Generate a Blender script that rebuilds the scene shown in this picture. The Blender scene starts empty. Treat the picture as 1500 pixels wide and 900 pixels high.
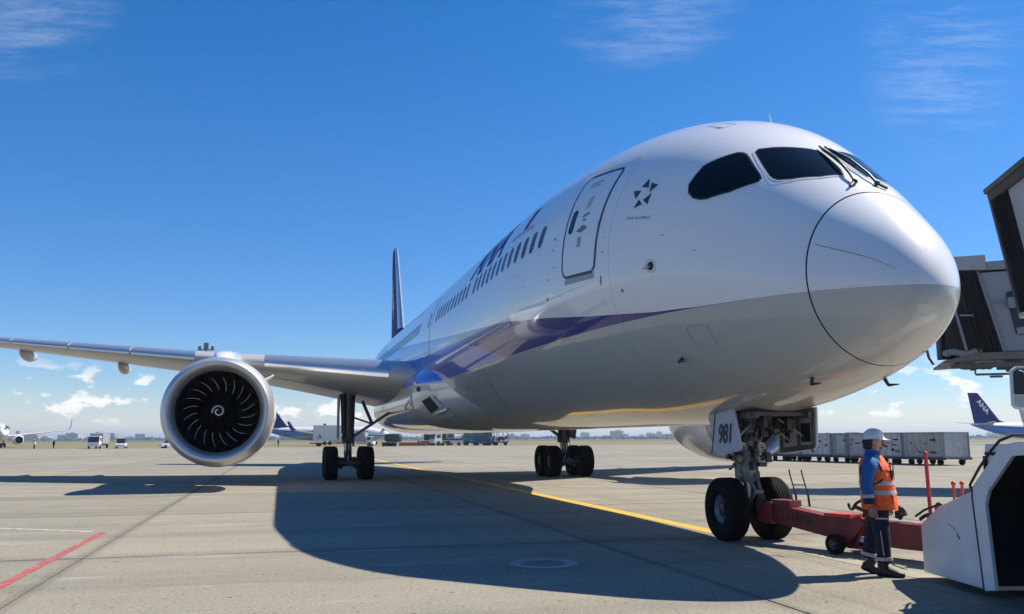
import bpy, bmesh, math, random
import numpy as np
from mathutils import Vector, Matrix
random.seed(7)
S = bpy.context.scene
COL = S.collection
R = math.radians
PI = math.pi
# ------------------------------------------------------------------ camera, sky, sun, exposure
cam = bpy.data.objects.new('camera', bpy.data.cameras.new('camera'))
COL.objects.link(cam)
cam.data.sensor_width = 36.0
cam.data.lens = 36.0 * 1289.74 / 1500.0
cam.data.clip_start = 0.1
cam.data.clip_end = 30000.0
cam.location = (0, 0, 1.6728)
cam.rotation_euler = (Matrix.Rotation(PI / 2 + 0.1485, 3, 'X') @ Matrix.Rotation(-0.0028, 3, 'Z')).to_euler()
S.camera = cam
SUN_TO = Vector((0.764, 0.281, 1.0)).normalized()
SUN_EL = math.asin(SUN_TO.z)
SUN_AZ = math.atan2(SUN_TO.x, SUN_TO.y)
S.view_settings.view_transform = 'Standard'
S.view_settings.look = 'None'
S.view_settings.exposure = 0.52
S.view_settings.gamma = 1.0
S.cycles.use_denoising = True
S.cycles.max_bounces = 8
S.cycles.volume_bounces = 0
S.cycles.sample_clamp_indirect = 6.0


class NT:
    """small helper for node trees"""
    def __init__(s, tree):
        s.t = tree
        s.n = tree.nodes
        s.n.clear()

    def new(s, typ, **kw):
        nd = s.n.new(typ)
        for k, v in kw.items():
            setattr(nd, k, v)
        return nd

    def put(s, sock, v):
        if isinstance(v, bpy.types.NodeSocket):
            s.t.links.new(v, sock)
        elif isinstance(v, (tuple, list)) and len(v) == 3 and sock.type == 'RGBA':
            sock.default_value = (*v, 1)
        else:
            sock.default_value = v

    def math(s, op, a, b=None, c=None, clamp=False):
        nd = s.new('ShaderNodeMath', operation=op, use_clamp=clamp)
        s.put(nd.inputs[0], a)
        if b is not None:
            s.put(nd.inputs[1], b)
        if c is not None:
            s.put(nd.inputs[2], c)
        return nd.outputs[0]

    def mix(s, f, a, b, mode='MIX'):
        nd = s.new('ShaderNodeMix', data_type='RGBA', blend_type=mode)
        s.put(nd.inputs[0], f)
        s.put(nd.inputs[6], a)
        s.put(nd.inputs[7], b)
        return nd.outputs[2]

    def sep(s, v):
        nd = s.new('ShaderNodeSeparateXYZ')
        s.put(nd.inputs[0], v)
        return nd.outputs

    def comb(s, x, y, z):
        nd = s.new('ShaderNodeCombineXYZ')
        for i, v in enumerate((x, y, z)):
            s.put(nd.inputs[i], v)
        return nd.outputs[0]

    def vscale(s, v, sc):
        nd = s.new('ShaderNodeVectorMath', operation='MULTIPLY')
        s.put(nd.inputs[0], v)
        nd.inputs[1].default_value = sc
        return nd.outputs[0]

    def noise(s, v, scale, detail=4, rough=.55, w=None):
        nd = s.new('ShaderNodeTexNoise')
        if v is not None:
            s.put(nd.inputs['Vector'], v)
        nd.inputs['Scale'].default_value = scale
        nd.inputs['Detail'].default_value = detail
        nd.inputs['Roughness'].default_value = rough
        return nd.outputs[0]

    def ramp(s, f, stops, interp='LINEAR'):
        nd = s.new('ShaderNodeValToRGB')
        nd.color_ramp.interpolation = interp
        el = nd.color_ramp.elements
        while len(el) < len(stops):
            el.new(0.5)
        for e, (p, c) in zip(el, stops):
            e.position = p
            e.color = (c, c, c, 1) if isinstance(c, (int, float)) else (*c, 1)
        s.put(nd.inputs[0], f)
        return nd.outputs[0]

    def smooth(s, v, a, b, to0=0.0, to1=1.0):
        nd = s.new('ShaderNodeMapRange', interpolation_type='SMOOTHSTEP')
        s.put(nd.inputs[0], v)
        nd.inputs[1].default_value = a
        nd.inputs[2].default_value = b
        nd.inputs[3].default_value = to0
        nd.inputs[4].default_value = to1
        return nd.outputs[0]


# ---- world: Nishita daylight, a low band of cumulus all round, thin cirrus higher up
W = bpy.data.worlds.new('World')
S.world = W
W.use_nodes = True
w = NT(W.node_tree)
sky = w.new('ShaderNodeTexSky', sky_type='NISHITA')
sky.sun_disc = False
sky.sun_elevation = SUN_EL
sky.sun_rotation = SUN_AZ
sky.air_density = 1.0
sky.dust_density = 0.15
sky.ozone_density = 4.0
sky.altitude = 0
tc = w.new('ShaderNodeTexCoord')
d = w.sep(tc.outputs['Generated'])
el = w.math('ARCSINE', d[2])
az = w.math('ARCTAN2', d[0], d[1])
cu_v = w.comb(w.math('MULTIPLY', az, 1.0), w.math('MULTIPLY', el, 1.9), 0.37)
n1 = w.noise(cu_v, 24.0, 7, .56)
n_big = w.noise(w.comb(az, w.math('MULTIPLY', el, 2.0), 4.4), 4.0, 2, .5)
shape = w.math('ADD', n1, w.math('MULTIPLY', w.math('SUBTRACT', n_big, .5), .45))
band = w.math('MULTIPLY', w.smooth(el, .010, .026), w.smooth(el, .090, .050))
cu = w.math('MULTIPLY', w.smooth(shape, .49, .575), band)
# undersides of the cumulus: the same field sampled a little higher
cu_v2 = w.comb(az, w.math('MULTIPLY_ADD', el, 1.9, .016), .37)
under = w.smooth(w.math('SUBTRACT', w.noise(cu_v2, 24.0, 7, .56), n1), -.02, .10)
ccol = w.mix(under, (9.8, 9.6, 9.2), (5.6, 6.0, 6.5))
pz = w.math('MAXIMUM', w.math('ADD', d[2], .05), .01)
ci_u = w.math('DIVIDE', d[0], pz)
ci_w = w.math('DIVIDE', d[1], pz)
ci_p = w.comb(w.math('MULTIPLY', ci_u, .55), w.math('MULTIPLY', ci_w, 1.7), 1.3)
patch = w.math('MULTIPLY', w.smooth(w.noise(w.comb(ci_u, ci_w, 8.35), .75, 2, .5), .52, .66), w.smooth(el, .50, .62))
for pa, pe_, ra, re in ((-.545, .420, .075, .055), (.165, .475, .085, .05), (.475, .395, .055, .085)):
    q = w.math('ADD', w.math('POWER', w.math('ABSOLUTE', w.math('DIVIDE', w.math('SUBTRACT', az, pa), ra)), 2.0), w.math('POWER', w.math('ABSOLUTE', w.math('DIVIDE', w.math('SUBTRACT', el, pe_), re)), 2.0))
    patch = w.math('MAXIMUM', patch, w.smooth(q, 2.6, .0))
ci = w.math('MULTIPLY', w.smooth(w.noise(ci_p, 4.2, 9, .74), .40, .80), patch)
ci = w.math('MULTIPLY', ci, .36)
skc = w.new('ShaderNodeHueSaturation')
skc.inputs['Saturation'].default_value = 1.37
skc.inputs['Value'].default_value = 1.12
w.put(skc.inputs['Color'], sky.outputs[0])
skt = w.mix(1.0, skc.outputs[0], (1.10, .96, 1.05), 'MULTIPLY')
skt = w.mix(w.math('MULTIPLY', w.smooth(el, .36, .10), w.smooth(el, .0, .06)), skt, w.mix(1.0, skt, (.68, .86, .97), 'MULTIPLY'))
hz = w.smooth(el, .075, -.02)
base = w.mix(w.math('MULTIPLY', hz, .50), skt, (5.3, 6.5, 7.3))
c1 = w.mix(ci, base, (7.0, 7.6, 8.2))
c2 = w.mix(w.math('MULTIPLY', cu, .90), c1, ccol)
bg = w.new('ShaderNodeBackground')
bg.inputs['Strength'].default_value = 0.084
w.put(bg.inputs['Color'], c2)
wo = w.new('ShaderNodeOutputWorld')
W.node_tree.links.new(bg.outputs[0], wo.inputs[0])

sun = bpy.data.objects.new('sun', bpy.data.lights.new('sun', 'SUN'))
COL.objects.link(sun)
sun.data.energy = 5.0
sun.data.angle = R(.53)
sun.data.color = (1.0, .915, .77)
sun.rotation_euler = (-SUN_TO).to_track_quat('-Z', 'Y').to_euler()

# ------------------------------------------------------------------ materials
MATS = {}


def mat(name, col, rough=.5, metal=0.0, coat=0.0, coat_r=.03, vary=.12, vscale=3.0, bump=0.0, bscale=60.0, spec=.5, bdist=.01):
    if name in MATS:
        return MATS[name]
    m = bpy.data.materials.new(name)
    m.use_nodes = True
    t = NT(m.node_tree)
    p = t.new('ShaderNodeBsdfPrincipled')
    o = t.new('ShaderNodeOutputMaterial')
    m.node_tree.links.new(p.outputs[0], o.inputs[0])
    co = t.new('ShaderNodeTexCoord').outputs['Object']
    nz = t.noise(co, vscale, 5, .6)
    f = t.math('MULTIPLY_ADD', nz, 2 * vary, 1 - vary)
    mul = t.new('ShaderNodeVectorMath', operation='SCALE')
    mul.inputs[0].default_value = col
    t.put(mul.inputs['Scale'], f)
    t.put(p.inputs['Base Color'], mul.outputs[0])
    r2 = t.math('MULTIPLY_ADD', t.noise(co, vscale * 2.7, 4, .6), .25 * rough, rough * .875)
    t.put(p.inputs['Roughness'], r2)
    p.inputs['Metallic'].default_value = metal
    p.inputs['Coat Weight'].default_value = coat
    p.inputs['Coat Roughness'].default_value = coat_r
    p.inputs['Specular IOR Level'].default_value = spec
    if bump:
        b = t.new('ShaderNodeBump')
        b.inputs['Strength'].default_value = bump
        b.inputs['Distance'].default_value = bdist
        t.put(b.inputs['Height'], t.noise(co, bscale, 4, .6))
        t.put(p.inputs['Normal'], b.outputs[0])
    MATS[name] = m
    return m


white_paint = mat('white_paint', (.78, .78, .78), .3, coat=.8, vary=.03)
grey_paint = mat('grey_paint', (.42, .425, .42), .32, coat=.5, vary=.05)
wing_grey = mat('wing_grey', (.46, .455, .44), .38, coat=.25, vary=.06, vscale=1.2)
slat_metal = mat('slat_metal', (.64, .645, .65), .30, metal=.8, vary=.03, vscale=.6)
lip_metal = mat('lip_metal', (.58, .59, .60), .42, metal=.7, vary=.12, vscale=1.6)
dark_metal = mat('dark_metal', (.07, .07, .075), .38, metal=.7, vary=.3, vscale=12)
gear_grey = mat('gear_grey', (.22, .22, .215), .42, metal=.2, vary=.18, vscale=9)
steel = mat('steel', (.55, .55, .55), .3, metal=1.0, vary=.12, vscale=8)
rubber = mat('rubber', (.0075, .0075, .008), .85, spec=.2, vary=.25, vscale=10, bump=.25, bscale=90)
glass = mat('cockpit_glass', (.004, .005, .006), .06, vary=.0, spec=.22)
win_glass = mat('cabin_glass', (.022, .027, .038), .25, vary=.25, vscale=.9, spec=.3)
seal = mat('seal', (.02, .025, .035), .5, vary=.1)
outline_blue = mat('outline_blue', (.015, .022, .06), .4, vary=.05)
decal_grey = mat('decal_grey', (.16, .17, .19), .45, vary=.1)
decal_light = mat('decal_light', (.33, .34, .36), .45, vary=.1)
decal_red = mat('decal_red', (.35, .05, .06), .45, vary=.1)
logo_dark = mat('logo_dark', (.05, .055, .065), .4, vary=.5, vscale=6)
title_blue = mat('title_blue', (.006, .026, .28), .55, vary=.04, spec=.2)
white_flat = mat('white_lettering', (.8, .8, .8), .5, vary=.02)
black_flat = mat('black_lettering', (.012, .014, .022), .5, vary=.05)
black_void = mat('black_interior', (.012, .012, .013), .8, vary=.3)
bay_grey = mat('bay_grey', (.10, .10, .095), .6, vary=.35, vscale=7)
fan_dark = mat('fan_metal', (.006, .006, .007), .30, metal=.5, vary=.15)
fan_edge_glint = mat('edge_glint_metal', (.60, .60, .60), .22, metal=1.0, vary=.05)
swirl_white = mat('swirl_paint', (.75, .75, .74), .4, vary=.04)
liner = mat('inlet_liner', (.02, .021, .023), .6, metal=.2, vary=.1)
tug_white = mat('tug_white', (.70, .71, .71), .42, coat=.25, vary=.14, vscale=2.2)
red_paint = mat('red_paint', (.19, .018, .013), .5, vary=.35, vscale=5, bump=.15)
bright_red = mat('bright_red', (.55, .04, .025), .45, vary=.15)
yellow_paint = mat('yellow_part', (.65, .40, .03), .5, vary=.1)
hose_black = mat('hose_black', (.015, .015, .016), .5, vary=.1)
bellows = mat('bellows', (.014, .0135, .014), .85, vary=.5, vscale=4)
bridge_light = mat('bridge_light', (.42, .43, .43), .5, vary=.08, vscale=1.5)
bridge_grey = mat('bridge_grey', (.23, .24, .26), .5, vary=.08, vscale=1.5)
bridge_trim = mat('bridge_trim', (.10, .095, .09), .6, vary=.3, vscale=3)
bridge_roof = mat('bridge_roof', (.30, .31, .32), .5, vary=.15)
alu = mat('container_aluminium', (.34, .345, .35), .42, metal=.45, vary=.5, vscale=2.2, bump=.4, bscale=9)
dolly_mat = mat('dolly_steel', (.06, .06, .06), .6, vary=.4, vscale=5)
skin_m = mat('skin', (.42, .24, .17), .55, vary=.08, vscale=20)
hair_m = mat('hair', (.012, .010, .009), .6, vary=.3, vscale=60)
jacket_m = mat('jacket_blue', (.012, .10, .34), .75, vary=.3, vscale=9, bump=.9, bscale=13, bdist=.035)
cuff_m = mat('cuff_navy', (.012, .016, .035), .8, vary=.2, vscale=12)
trouser_m = mat('trouser_navy', (.010, .013, .028), .85, vary=.3, vscale=9, bump=.9, bscale=12, bdist=.04)
vest_m = mat('vest_orange', (.95, .13, .018), .7, vary=.18, vscale=10, bump=.9, bscale=11, bdist=.03)
refl_m = mat('reflective_tape', (.42, .41, .39), .45, vary=.1, vscale=15)
helmet_m = mat('helmet_white', (.62, .64, .66), .3, coat=.5, vary=.03)
boot_m = mat('boot_black', (.012, .012, .013), .5, vary=.2, vscale=14)
teal_m = mat('teal_paint', (.02, .22, .20), .4, coat=.3, vary=.08)
green_m = mat('dark_green_paint', (.012, .05, .03), .45, vary=.15)
blue_m = mat('blue_paint', (.02, .04, .20), .4, coat=.3, vary=.08)
truck_white = mat('truck_white', (.70, .70, .69), .4, coat=.3, vary=.08)
truck_grey = mat('truck_grey', (.30, .31, .32), .5, vary=.15)
window_dark = mat('vehicle_glass', (.015, .018, .022), .08, coat=.5, vary=.02)
barrier_m = mat('barrier_orange', (.45, .12, .06), .6, vary=.2)
city_a = mat('city_concrete', (.30, .30, .31), .7, vary=.15, vscale=.05)
city_b = mat('city_pale', (.42, .42, .41), .7, vary=.15, vscale=.05)
tree_far = mat('far_foliage', (.045, .06, .04), .9, vary=.5, vscale=.06)
mast_m = mat('mast_grey', (.16, .17, .18), .5, metal=.4, vary=.1)


def livery(name):
    """white crown, dark wedge stripe with a brighter blue lower field aft, pale grey belly; clear coat"""
    m = bpy.data.materials.new(name)
    m.use_nodes = True
    t = NT(m.node_tree)
    p = t.new('ShaderNodeBsdfPrincipled')
    o = t.new('ShaderNodeOutputMaterial')
    m.node_tree.links.new(p.outputs[0], o.inputs[0])
    co = t.new('ShaderNodeTexCoord').outputs['Object']
    x, y, z = t.sep(co)
    pts = [(0, 3.50), (1.1, 3.548), (2.69, 3.56), (3.62, 3.60), (4.73, 3.705), (5.68, 3.795), (7.54, 4.01), (10.2, 4.27), (17.6, 4.74), (24.3, 5.22), (34, 5.9), (42, 7.3), (50, 9.0)]
    zu = t.math('MULTIPLY_ADD', t.ramp(t.math('DIVIDE', x, 50.0), [(a / 50, (b - 3) / 7) for a, b in pts]), 7.0, 3.0)
    zl = t.math('MULTIPLY_ADD', t.ramp(t.math('DIVIDE', x, 50.0), [(0, .50), (1.1 / 50, .548), (2.6 / 50, .552), (1, .56)]), 1.0, 3.0)
    up = t.math('GREATER_THAN', z, zu)
    lo = t.math('LESS_THAN', z, zl)
    light = t.math('LESS_THAN', z, t.math('MULTIPLY_ADD', t.math('SUBTRACT', x, 11.0), .19, 3.56))
    nz = t.noise(co, .8, 5, .6)
    stripe = t.mix(light, (.002, .007, .20), (.008, .10, .58))
    c = t.mix(up, stripe, (.80, .80, .80))
    c = t.mix(lo, c, (.47, .475, .45))
    # fine sealant lines between barrel sections
    ln = None
    for xs in (4.62, 13.95, 21.9, 33.0):
        h = t.math('LESS_THAN', t.math('ABSOLUTE', t.math('SUBTRACT', x, xs)), .008)
        ln = h if ln is None else t.math('MAXIMUM', ln, h)
    c = t.mix(t.math('MULTIPLY', ln, .5), c, (.2, .2, .21))
    streak = t.noise(t.vscale(co, (1.0, 9.0, .7)), 1.3, 5, .6)
    grime = t.math('MULTIPLY', t.smooth(z, 3.0, 1.9), t.smooth(streak, .45, .75))
    c = t.mix(t.math('MULTIPLY', grime, .30), c, (.20, .185, .16))
    c = t.mix(t.math('MULTIPLY', t.smooth(nz, .35, .75), .05), c, (.5, .5, .5))
    t.put(p.inputs['Base Color'], c)
    p.inputs['Roughness'].default_value = .34
    p.inputs['Coat Weight'].default_value = .9
    p.inputs['Coat IOR'].default_value = 1.42
    p.inputs['Specular IOR Level'].default_value = .2
    t.put(p.inputs['Coat Roughness'], t.math('MULTIPLY_ADD', t.noise(co, 2.5, 4, .6), .05, .005))
    b = t.new('ShaderNodeBump')
    b.inputs['Strength'].default_value = .05
    b.inputs['Distance'].default_value = .02
    t.put(b.inputs['Height'], t.noise(t.vscale(co, (1.0, 1.0, 1.0)), 1.6, 2, .5))
    t.put(p.inputs['Coat Normal'], b.outputs[0])
    return m


fus_paint = livery('airline_livery_paint')

# ------------------------------------------------------------------ mesh helpers


class MB:
    def __init__(s):
        s.v, s.f, s.m = [], [], []

    def add(s, vs, fs, mi=0):
        o = len(s.v)
        s.v += [tuple(v) for v in vs]
        s.f += [tuple(i + o for i in f) for f in fs]
        s.m += [mi] * len(fs)
        return s

    def box(s, c, size, rot=None, mi=0, taper=None):
        hx, hy, hz_ = size[0] / 2, size[1] / 2, size[2] / 2
        vs = []
        for sz in (-1, 1):
            k = 1 if (taper is None or sz < 0) else taper
            for sx, sy in ((-1, -1), (1, -1), (1, 1), (-1, 1)):
                v = Vector((sx * hx * k, sy * hy * k, sz * hz_))
                if rot is not None:
                    v = rot @ v
                vs.append(v + Vector(c))
        return s.add(vs, [(3, 2, 1, 0), (4, 5, 6, 7), (0, 1, 5, 4), (1, 2, 6, 5), (2, 3, 7, 6), (3, 0, 4, 7)], mi)

    def bar(s, a, b, wx, wy, mi=0, up=(0, 0, 1)):
        a, b = Vector(a), Vector(b)
        z = (b - a)
        L = z.length
        z.normalize()
        u = Vector(up)
        if abs(z.dot(u)) > .98:
            u = Vector((1, 0, 0))
        x = u.cross(z).normalized()
        y = z.cross(x)
        M = Matrix((x, y, z)).transposed()
        return s.box((a + b) / 2, (wx, wy, L), M, mi)

    def cyl(s, a, b, r0, r1=None, n=16, mi=0, caps=True):
        r1 = r0 if r1 is None else r1
        a, b = Vector(a), Vector(b)
        z = (b - a).normalized()
        u = Vector((0, 0, 1)) if abs(z.z) < .9 else Vector((1, 0, 0))
        x = u.cross(z).normalized()
        y = z.cross(x)
        vs = []
        for p, r in ((a, r0), (b, r1)):
            for i in range(n):
                an = 2 * PI * i / n
                vs.append(p + (x * math.cos(an) + y * math.sin(an)) * r)
        fs = [(i, (i + 1) % n, n + (i + 1) % n, n + i) for i in range(n)]
        if caps:
            fs += [tuple(range(n - 1, -1, -1)), tuple(range(n, 2 * n))]
        return s.add(vs, fs, mi)

    def tube(s, pts, r, n=8, mi=0):
        pts = [Vector(p) for p in pts]
        vs = []
        px = None
        for i, p in enumerate(pts):
            t = (pts[min(i + 1, len(pts) - 1)] - pts[max(i - 1, 0)]).normalized()
            if px is None:
                u = Vector((0, 0, 1)) if abs(t.z) < .9 else Vector((1, 0, 0))
                px = u.cross(t).normalized()
            px = (px - t * px.dot(t)).normalized()
            y = t.cross(px)
            rr = r[i] if isinstance(r, (list, tuple)) else r
            for k in range(n):
                an = 2 * PI * k / n
                vs.append(p + (px * math.cos(an) + y * math.sin(an)) * rr)
        fs = []
        for i in range(len(pts) - 1):
            for k in range(n):
                fs.append((i * n + k, i * n + (k + 1) % n, (i + 1) * n + (k + 1) % n, (i + 1) * n + k))
        e = (len(pts) - 1) * n
        fs += [tuple(range(n - 1, -1, -1)), tuple(range(e, e + n))]
        return s.add(vs, fs, mi)

    def lathe(s, prof, org, axis, n=48, mi=0, close=False):
        """prof: (along axis, radius)"""
        z = Vector(axis).normalized()
        u = Vector((0, 0, 1)) if abs(z.z) < .9 else Vector((1, 0, 0))
        x = u.cross(z).normalized()
        y = z.cross(x)
        vs = []
        for a, r in prof:
            for i in range(n):
                an = 2 * PI * i / n
                vs.append(Vector(org) + z * a + (x * math.cos(an) + y * math.sin(an)) * r)
        fs = []
        m = len(prof)
        for j in range(m - (0 if close else 1)):
            k = (j + 1) % m
            for i in range(n):
                fs.append((j * n + i, j * n + (i + 1) % n, k * n + (i + 1) % n, k * n + i))
        return s.add(vs, fs, mi)

    def prism(s, poly, a, b, mi=0, plane='xz'):
        """polygon in a plane, extruded along the third axis from a to b"""
        n = len(poly)

        def P3(p, h):
            return {'xz': (p[0], h, p[1]), 'xy': (p[0], p[1], h), 'yz': (h, p[0], p[1])}[plane]
        vs = [P3(p, a) for p in poly] + [P3(p, b) for p in poly]
        fs = [(i, (i + 1) % n, n + (i + 1) % n, n + i) for i in range(n)]
        fs += [tuple(range(n - 1, -1, -1)), tuple(range(n, 2 * n))]
        return s.add(vs, fs, mi)

    def ball(s, c, r, n=14, m=9, mi=0):
        rx, ry, rz = r if isinstance(r, (tuple, list)) else (r, r, r)
        vs = [(c[0], c[1], c[2] - rz)]
        for j in range(1, m):
            a = -PI / 2 + PI * j / m
            for i in range(n):
                b = 2 * PI * i / n
                vs.append((c[0] + rx * math.cos(a) * math.cos(b), c[1] + ry * math.cos(a) * math.sin(b), c[2] + rz * math.sin(a)))
        vs.append((c[0], c[1], c[2] + rz))
        fs = [(0, 1 + (i + 1) % n, 1 + i) for i in range(n)]
        for j in range(m - 2):
            for i in range(n):
                fs.append((1 + j * n + i, 1 + j * n + (i + 1) % n, 1 + (j + 1) * n + (i + 1) % n, 1 + (j + 1) * n + i))
        e = len(vs) - 1
        b0 = 1 + (m - 2) * n
        fs += [(b0 + i, b0 + (i + 1) % n, e) for i in range(n)]
        return s.add(vs, fs, mi)

    def loft(s, rings, mi=0, caps=True, closed=True):
        n = len(rings[0])
        vs = [v for r in rings for v in r]
        fs = []
        for j in range(len(rings) - 1):
            for i in range(n if closed else n - 1):
                fs.append((j * n + i, j * n + (i + 1) % n, (j + 1) * n + (i + 1) % n, (j + 1) * n + i))
        if caps:
            e = (len(rings) - 1) * n
            fs += [tuple(range(n - 1, -1, -1)), tuple(range(e, e + n))]
        return s.add(vs, fs, mi)

    def mesh(s, name, mats, smooth=40, fix=True, bevel=0.0):
        me = bpy.data.meshes.new(name)
        me.from_pydata(s.v, [], s.f)
        if not isinstance(mats, (list, tuple)):
            mats = [mats]
        for m in mats:
            me.materials.append(m)
        me.polygons.foreach_set('material_index', s.m)
        if fix or bevel:
            bm = bmesh.new()
            bm.from_mesh(me)
            if fix:
                bmesh.ops.recalc_face_normals(bm, faces=bm.faces)
            if bevel:
                ed = [e for e in bm.edges if e.is_manifold and e.calc_face_angle(0) > .5]
                bmesh.ops.bevel(bm, geom=ed, offset=bevel, segments=2, affect='EDGES', profile=.6, clamp_overlap=True)
            bm.to_mesh(me)
            bm.free()
        if smooth:
            me.polygons.foreach_set('use_smooth', [True] * len(me.polygons))
            me.set_sharp_from_angle(angle=R(smooth))
        me.update()
        return me

    def build(s, name, mats, parent=None, smooth=40, fix=True, bevel=0.0):
        return link(name, s.mesh(name, mats, smooth, fix, bevel), parent)


def link(name, me, parent=None):
    o = bpy.data.objects.new(name, me)
    COL.objects.link(o)
    if parent is not None:
        o.parent = parent
    return o


def tag(o, label=None, cat=None, group=None, kind=None):
    for k, v in (('label', label), ('category', cat), ('group', group), ('kind', kind)):
        if v:
            o[k] = v
    return o


def thing(name, label, cat, loc=(0, 0, 0), rz=0.0, group=None):
    o = bpy.data.objects.new(name, None)
    o.empty_display_size = .3
    COL.objects.link(o)
    o.location = loc
    o.rotation_euler = (0, 0, rz)
    return tag(o, label, cat, group)


def copy_tree(o, parent=None):
    c = o.copy()
    COL.objects.link(c)
    if parent is not None:
        c.parent = parent
    for ch in [k for k in bpy.data.objects if k.parent == o]:
        copy_tree(ch, c)
    return c


def bez(a, b, c, n=10):
    a, b, c = Vector(a), Vector(b), Vector(c)
    return [a * (1 - t) ** 2 + b * 2 * t * (1 - t) + c * t * t for t in [i / n for i in range(n + 1)]]


def text_tris(s, size, shear=0.0, bold=0.0, space=1.0):
    cu = bpy.data.curves.new('lettering', 'FONT')
    cu.body = s
    cu.size = size
    cu.shear = shear
    cu.offset = bold
    cu.space_character = space
    cu.resolution_u = 3
    ob = bpy.data.objects.new('lettering', cu)
    COL.objects.link(ob)
    bpy.context.view_layer.update()
    me = bpy.data.meshes.new_from_object(ob.evaluated_get(bpy.context.evaluated_depsgraph_get()))
    vs = [(v.co.x, v.co.y) for v in me.vertices]
    fs = [tuple(p.vertices) for p in me.polygons]
    bpy.data.objects.remove(ob)
    bpy.data.curves.remove(cu)
    bpy.data.meshes.remove(me)
    return vs, fs


def flat_text(name, s, size, fn, m, parent=None, **kw):
    vs, fs = text_tris(s, size, **kw)
    mb = MB().add([fn(u, v) for u, v in vs], fs)
    return mb.build(name, m, parent, smooth=0, fix=False)


def skin(name, pts, edges, m, parent=None, sub=2, root=0):
    """continuous body grown round a skeleton: pts = [((x,y,z), (rx,ry))]"""
    me = bpy.data.meshes.new(name)
    me.from_pydata([p for p, r in pts], edges, [])
    ob = bpy.data.objects.new(name, me)
    COL.objects.link(ob)
    md = ob.modifiers.new('skin', 'SKIN')
    md.use_smooth_shade = True
    for i, (p, r) in enumerate(pts):
        sv = me.skin_vertices[0].data[i]
        sv.radius = r if isinstance(r, tuple) else (r, r)
        sv.use_root = (i == root)
    sb = ob.modifiers.new('sub', 'SUBSURF')
    sb.levels = sub
    sb.render_levels = sub
    bpy.context.view_layer.update()
    new = bpy.data.meshes.new_from_object(ob.evaluated_get(bpy.context.evaluated_depsgraph_get()))
    bpy.data.objects.remove(ob)
    new.name = name
    new.materials.clear()
    new.materials.append(m)
    new.polygons.foreach_set('material_index', [0] * len(new.polygons))
    new.polygons.foreach_set('use_smooth', [True] * len(new.polygons))
    return link(name, new, parent)

# ================================================================== the ground
SLAB = 7.65
NX, NZ, XN, YAW = 3.9613, 15.0584, 4.7396, 0.2547
CY, SY = math.cos(YAW), math.sin(YAW)


def pw(x, y, z=0.0):
    """aircraft stand coordinates (aft, starboard, up) -> world"""
    return Vector((NX - SY * (x - XN) - CY * y, NZ + CY * (x - XN) - SY * y, z))


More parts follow.
